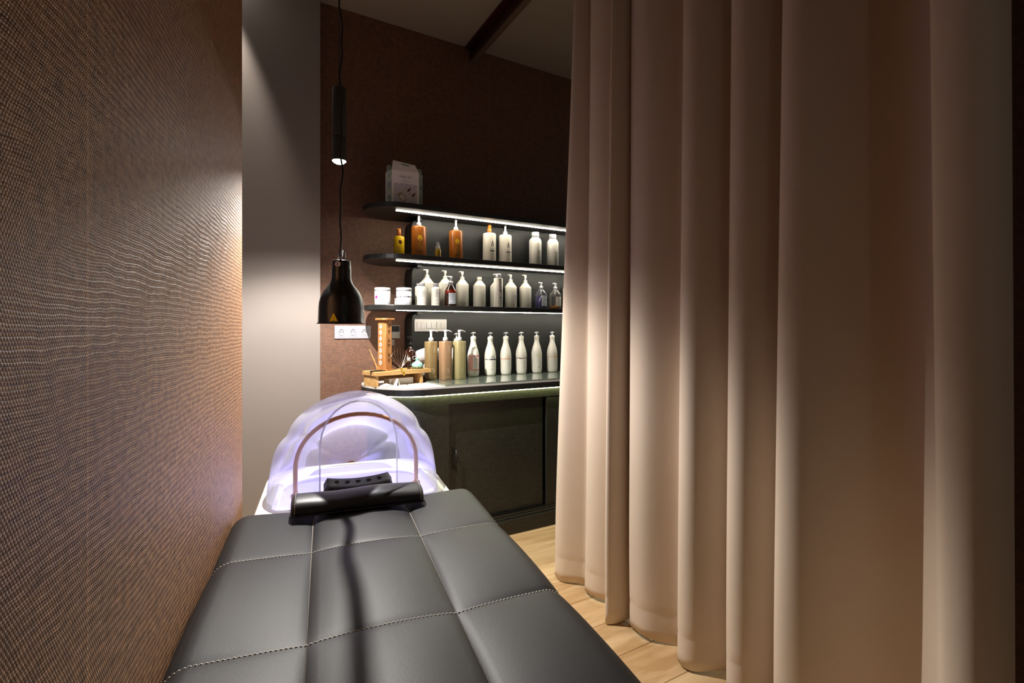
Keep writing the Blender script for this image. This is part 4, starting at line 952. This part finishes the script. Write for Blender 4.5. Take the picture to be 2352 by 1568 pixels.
# under the stand: white box, folded card, crumpled cloth
wb = MB().box(0, .165, 0, .06, 0, .036).build('white_box', M_card, loc=on(.115, .045, .0003), rz=A, bevel=.002)
tag(wb, 'long low white box under the bamboo stand', 'box')
cd = MB().add([(0, 0, 0), (.012, .002, .040), (.024, 0, 0), (0, .05, 0), (.012, .05, .040), (.024, .05, 0), (.002, 0, 0), (.012, .002, .0385), (.022, 0, 0), (.002, .05, 0), (.012, .05, .0385), (.022, .05, 0)], [(0, 1, 4, 3), (1, 2, 5, 4), (6, 9, 10, 7), (7, 10, 11, 8), (0, 6, 7, 1), (1, 7, 8, 2), (3, 4, 10, 9), (4, 5, 11, 10), (0, 3, 9, 6), (2, 8, 11, 5)]).build('folded_card', M_card, loc=on(.128, -.012, .0003), rz=A)
tag(cd, 'small white folded card standing in front of the white box', 'card')
v = []; f = []; n = 14
for j in range(n):
    for i in range(n):
        x, y = i/(n-1)-.5, j/(n-1)-.5; rr = math.hypot(x, y)
        z = .012*(1-min(1, rr*2.0))+.005*abs(math.sin(i*1.3+j*.7))*(1-min(1, rr*1.7))+.0006
        v.append((x*.085*(1+.1*math.sin(j)), y*.05, z))
for j in range(n-1):
    for i in range(n-1): f.append((j*n+i, j*n+i+1, (j+1)*n+i+1, (j+1)*n+i))
cl = MB().add(v, f, True).build('crumpled_cloth', M_card, loc=on(.075, .018, .0006), rz=A)
md = cl.modifiers.new('thick', 'SOLIDIFY'); md.thickness = .001; md.offset = 1
tag(cl, 'crumpled white cloth at the left under the bamboo stand', 'cloth')

# ------------------------------------------------------------------ gift box on the top shelf
gy = 2.925
gb = thing('gift_box', 'white carry box with a handle and patterned sides on the top shelf', 'box', (X_at(930.5, gy), gy, SH[0]+TH+.0004), math.radians(-4))
hw, dpt, hh = .1085, .055, .205
body = [(-hw, 0), (-hw+.022, -.028), (hw-.030, -.028), (hw, 0), (hw, dpt), (-hw, dpt)]
MB().prism(body, 0, hh).build('body', M_box, gb, bevel=.001, bseg=1)
# sloping front handle panel with an oval hole
Mh = Matrix(((1, 0, 0, 0), (0, math.sin(.20), -math.cos(.20), -.029), (0, math.cos(.20), math.sin(.20), 0), (0, 0, 0, 1)))
fw0, fw1 = hw-.024, hw-.034
Mg = Matrix(((1, 0, 0, -.004), (0, math.sin(.25), -math.cos(.25), -.0285), (0, math.cos(.25), math.sin(.25), hh), (0, 0, 0, 1)))
oute = [(-fw0+.0, 0), (fw0, 0), (fw0-.022, .050), (-fw0+.012, .066), ]
hole = [(.030*math.cos(2*PI*i/20)+.001, .045+.008*math.sin(2*PI*i/20)-.10*(.030*math.cos(2*PI*i/20))) for i in range(20)]
def plate(out, hol, t, M):
    v = []; f = []; no, nh = len(out), len(hol)
    bm = bmesh.new()
    for z in (0,):
        ov = [bm.verts.new((x, y, 0)) for x, y in out]; hv = [bm.verts.new((x, y, 0)) for x, y in hol]
    es = [bm.edges.new((ov[i], ov[(i+1) % no])) for i in range(no)]+[bm.edges.new((hv[i], hv[(i+1) % nh])) for i in range(nh)]
    bmesh.ops.triangle_fill(bm, use_beauty=True, edges=es)
    bm.verts.index_update(); vs = [M @ x.co for x in bm.verts]; fs = [tuple(x.index for x in q.verts) for q in bm.faces]; bm.free()
    return vs, fs
vs, fs = plate(oute, hole, .001, Mg)
hp_ = MB().add(vs, fs).build('handle_panel', M_box, gb); md = hp_.modifiers.new('t', 'SOLIDIFY'); md.thickness = .0012
MB().add([Mg @ Vector((x, y, -.003)) for x, y in oute], [(0, 1, 2, 3)]).build('handle_liner', M_boxteal, gb)
for s in (-1, 1):
    ear = [(s*(hw-.002), 0), (s*(hw-.028), 0)]+[(s*(hw-.017)+.013*math.cos(a), .030+.013*math.sin(a)) for a in [PI*i/8 if s < 0 else PI*i/8 for i in range(9)]]
    pts = [(s*hw, 0), (s*hw, .030)]+[(s*(hw-.015)+s*.015*math.cos(a), .030+.016*math.sin(a)) for a in [PI*i/8 for i in range(1, 8)]]+[(s*(hw-.030), .030), (s*(hw-.030), 0)]
    Me = Matrix(((1, 0, 0, 0), (0, 0, -1, .02), (0, 1, 0, hh-.004), (0, 0, 0, 1)))
    o = MB().add([Me @ Vector((x, y, 0)) for x, y in pts], [tuple(range(len(pts)))]).build('side_flap', M_boxteal, gb); o.modifiers.new('t', 'SOLIDIFY').thickness = .0012
# printed front
Mp = Matrix(((1, 0, 0, -.004), (0, 0, -1, -.028), (0, 1, 0, 0), (0, 0, 0, 1)))
prints(gb, [('rect', (206, 198, 204), -.072, .004, .072, .130)], M=Mp, e=.0004)
bt = lambda x, z, a: [(x+u*math.cos(a)-q*math.sin(a), z+u*math.sin(a)+q*math.cos(a)) for u, q in ((-.014, -.006), (.004, -.006), (.010, -.0022), (.018, -.0022), (.018, .0022), (.010, .0022), (.004, .006), (-.014, .006))]
bg = lambda x, z, a, w_, l_: [(x+u*math.cos(a)-q*math.sin(a), z+u*math.sin(a)+q*math.cos(a)) for u, q in ((-l_, -w_), (l_, -w_), (l_, w_), (-l_, w_))]
prints(gb, [('text', (118, 110, 116), 'simply zen', .0180, 0, .168), ('lines', (150, 142, 148), -.018, .016, .158, 1, .01, .002), ('text', (150, 142, 150), 'densifying kit', .0105, 0, .141), ('lines', (150, 142, 150), -.032, .030, .128, 1, .01, .0025),
            ('poly', (104, 52, 44), bt(.022, .096, .85)), ('poly', (104, 52, 44), bt(.050, .068, .85)), ('lines', (176, 150, 156), -.008, .008, .108, 3, .006, .002), ('lines', (160, 150, 170), .022, .036, .078, 3, .006, .002),
            ('poly', (176, 150, 118), bg(-.022, .046, -.95, .016, .028)), ('ell', (190, 170, 150), .036, .004, .022, .020)], M=Mp, e=.0009)
prints(gb, [('poly', (226, 216, 214), bg(-.020, .044, -.95, .011, .018)), ('ell', (150, 158, 138), .046, .006, .008, .014)], M=Mp, e=.0013)
# diamond pattern on the chamfered flanks
cr = random.Random(3)
pal = [(150, 172, 160), (186, 198, 182), (110, 122, 150), (170, 190, 196), (160, 176, 140), (200, 204, 206)]
for x0, y0, x1, y1 in ((-hw, 0, -hw+.022, -.028), (hw-.030, -.028, hw, 0)):
    L = math.hypot(x1-x0, y1-y0); ux, uy = (x1-x0)/L, (y1-y0)/L
    Mq = Matrix(((ux, 0, uy, x0), (uy, 0, -ux, y0), (0, 1, 0, 0), (0, 0, 0, 1)))
    its = [('rect', (176, 190, 184), 0, 0, L, hh)]
    prints(gb, its, M=Mq, e=.0005)
    its = []
    for r in range(8):
        for cc in (0, 1, 2):
            cxm = L*cc/2; czm = .014+r*.0265+(0 if cc % 2 else .013)
            q = [(max(0, min(L, cxm+dx)), max(.001, min(hh-.001, czm+dz))) for dx, dz in ((-L*.25, 0), (0, -.0175), (L*.25, 0), (0, .0175))]
            if len(set(q)) > 2: its.append(('poly', pal[cr.randrange(6)], q))
    prints(gb, its, M=Mq, e=.0008)
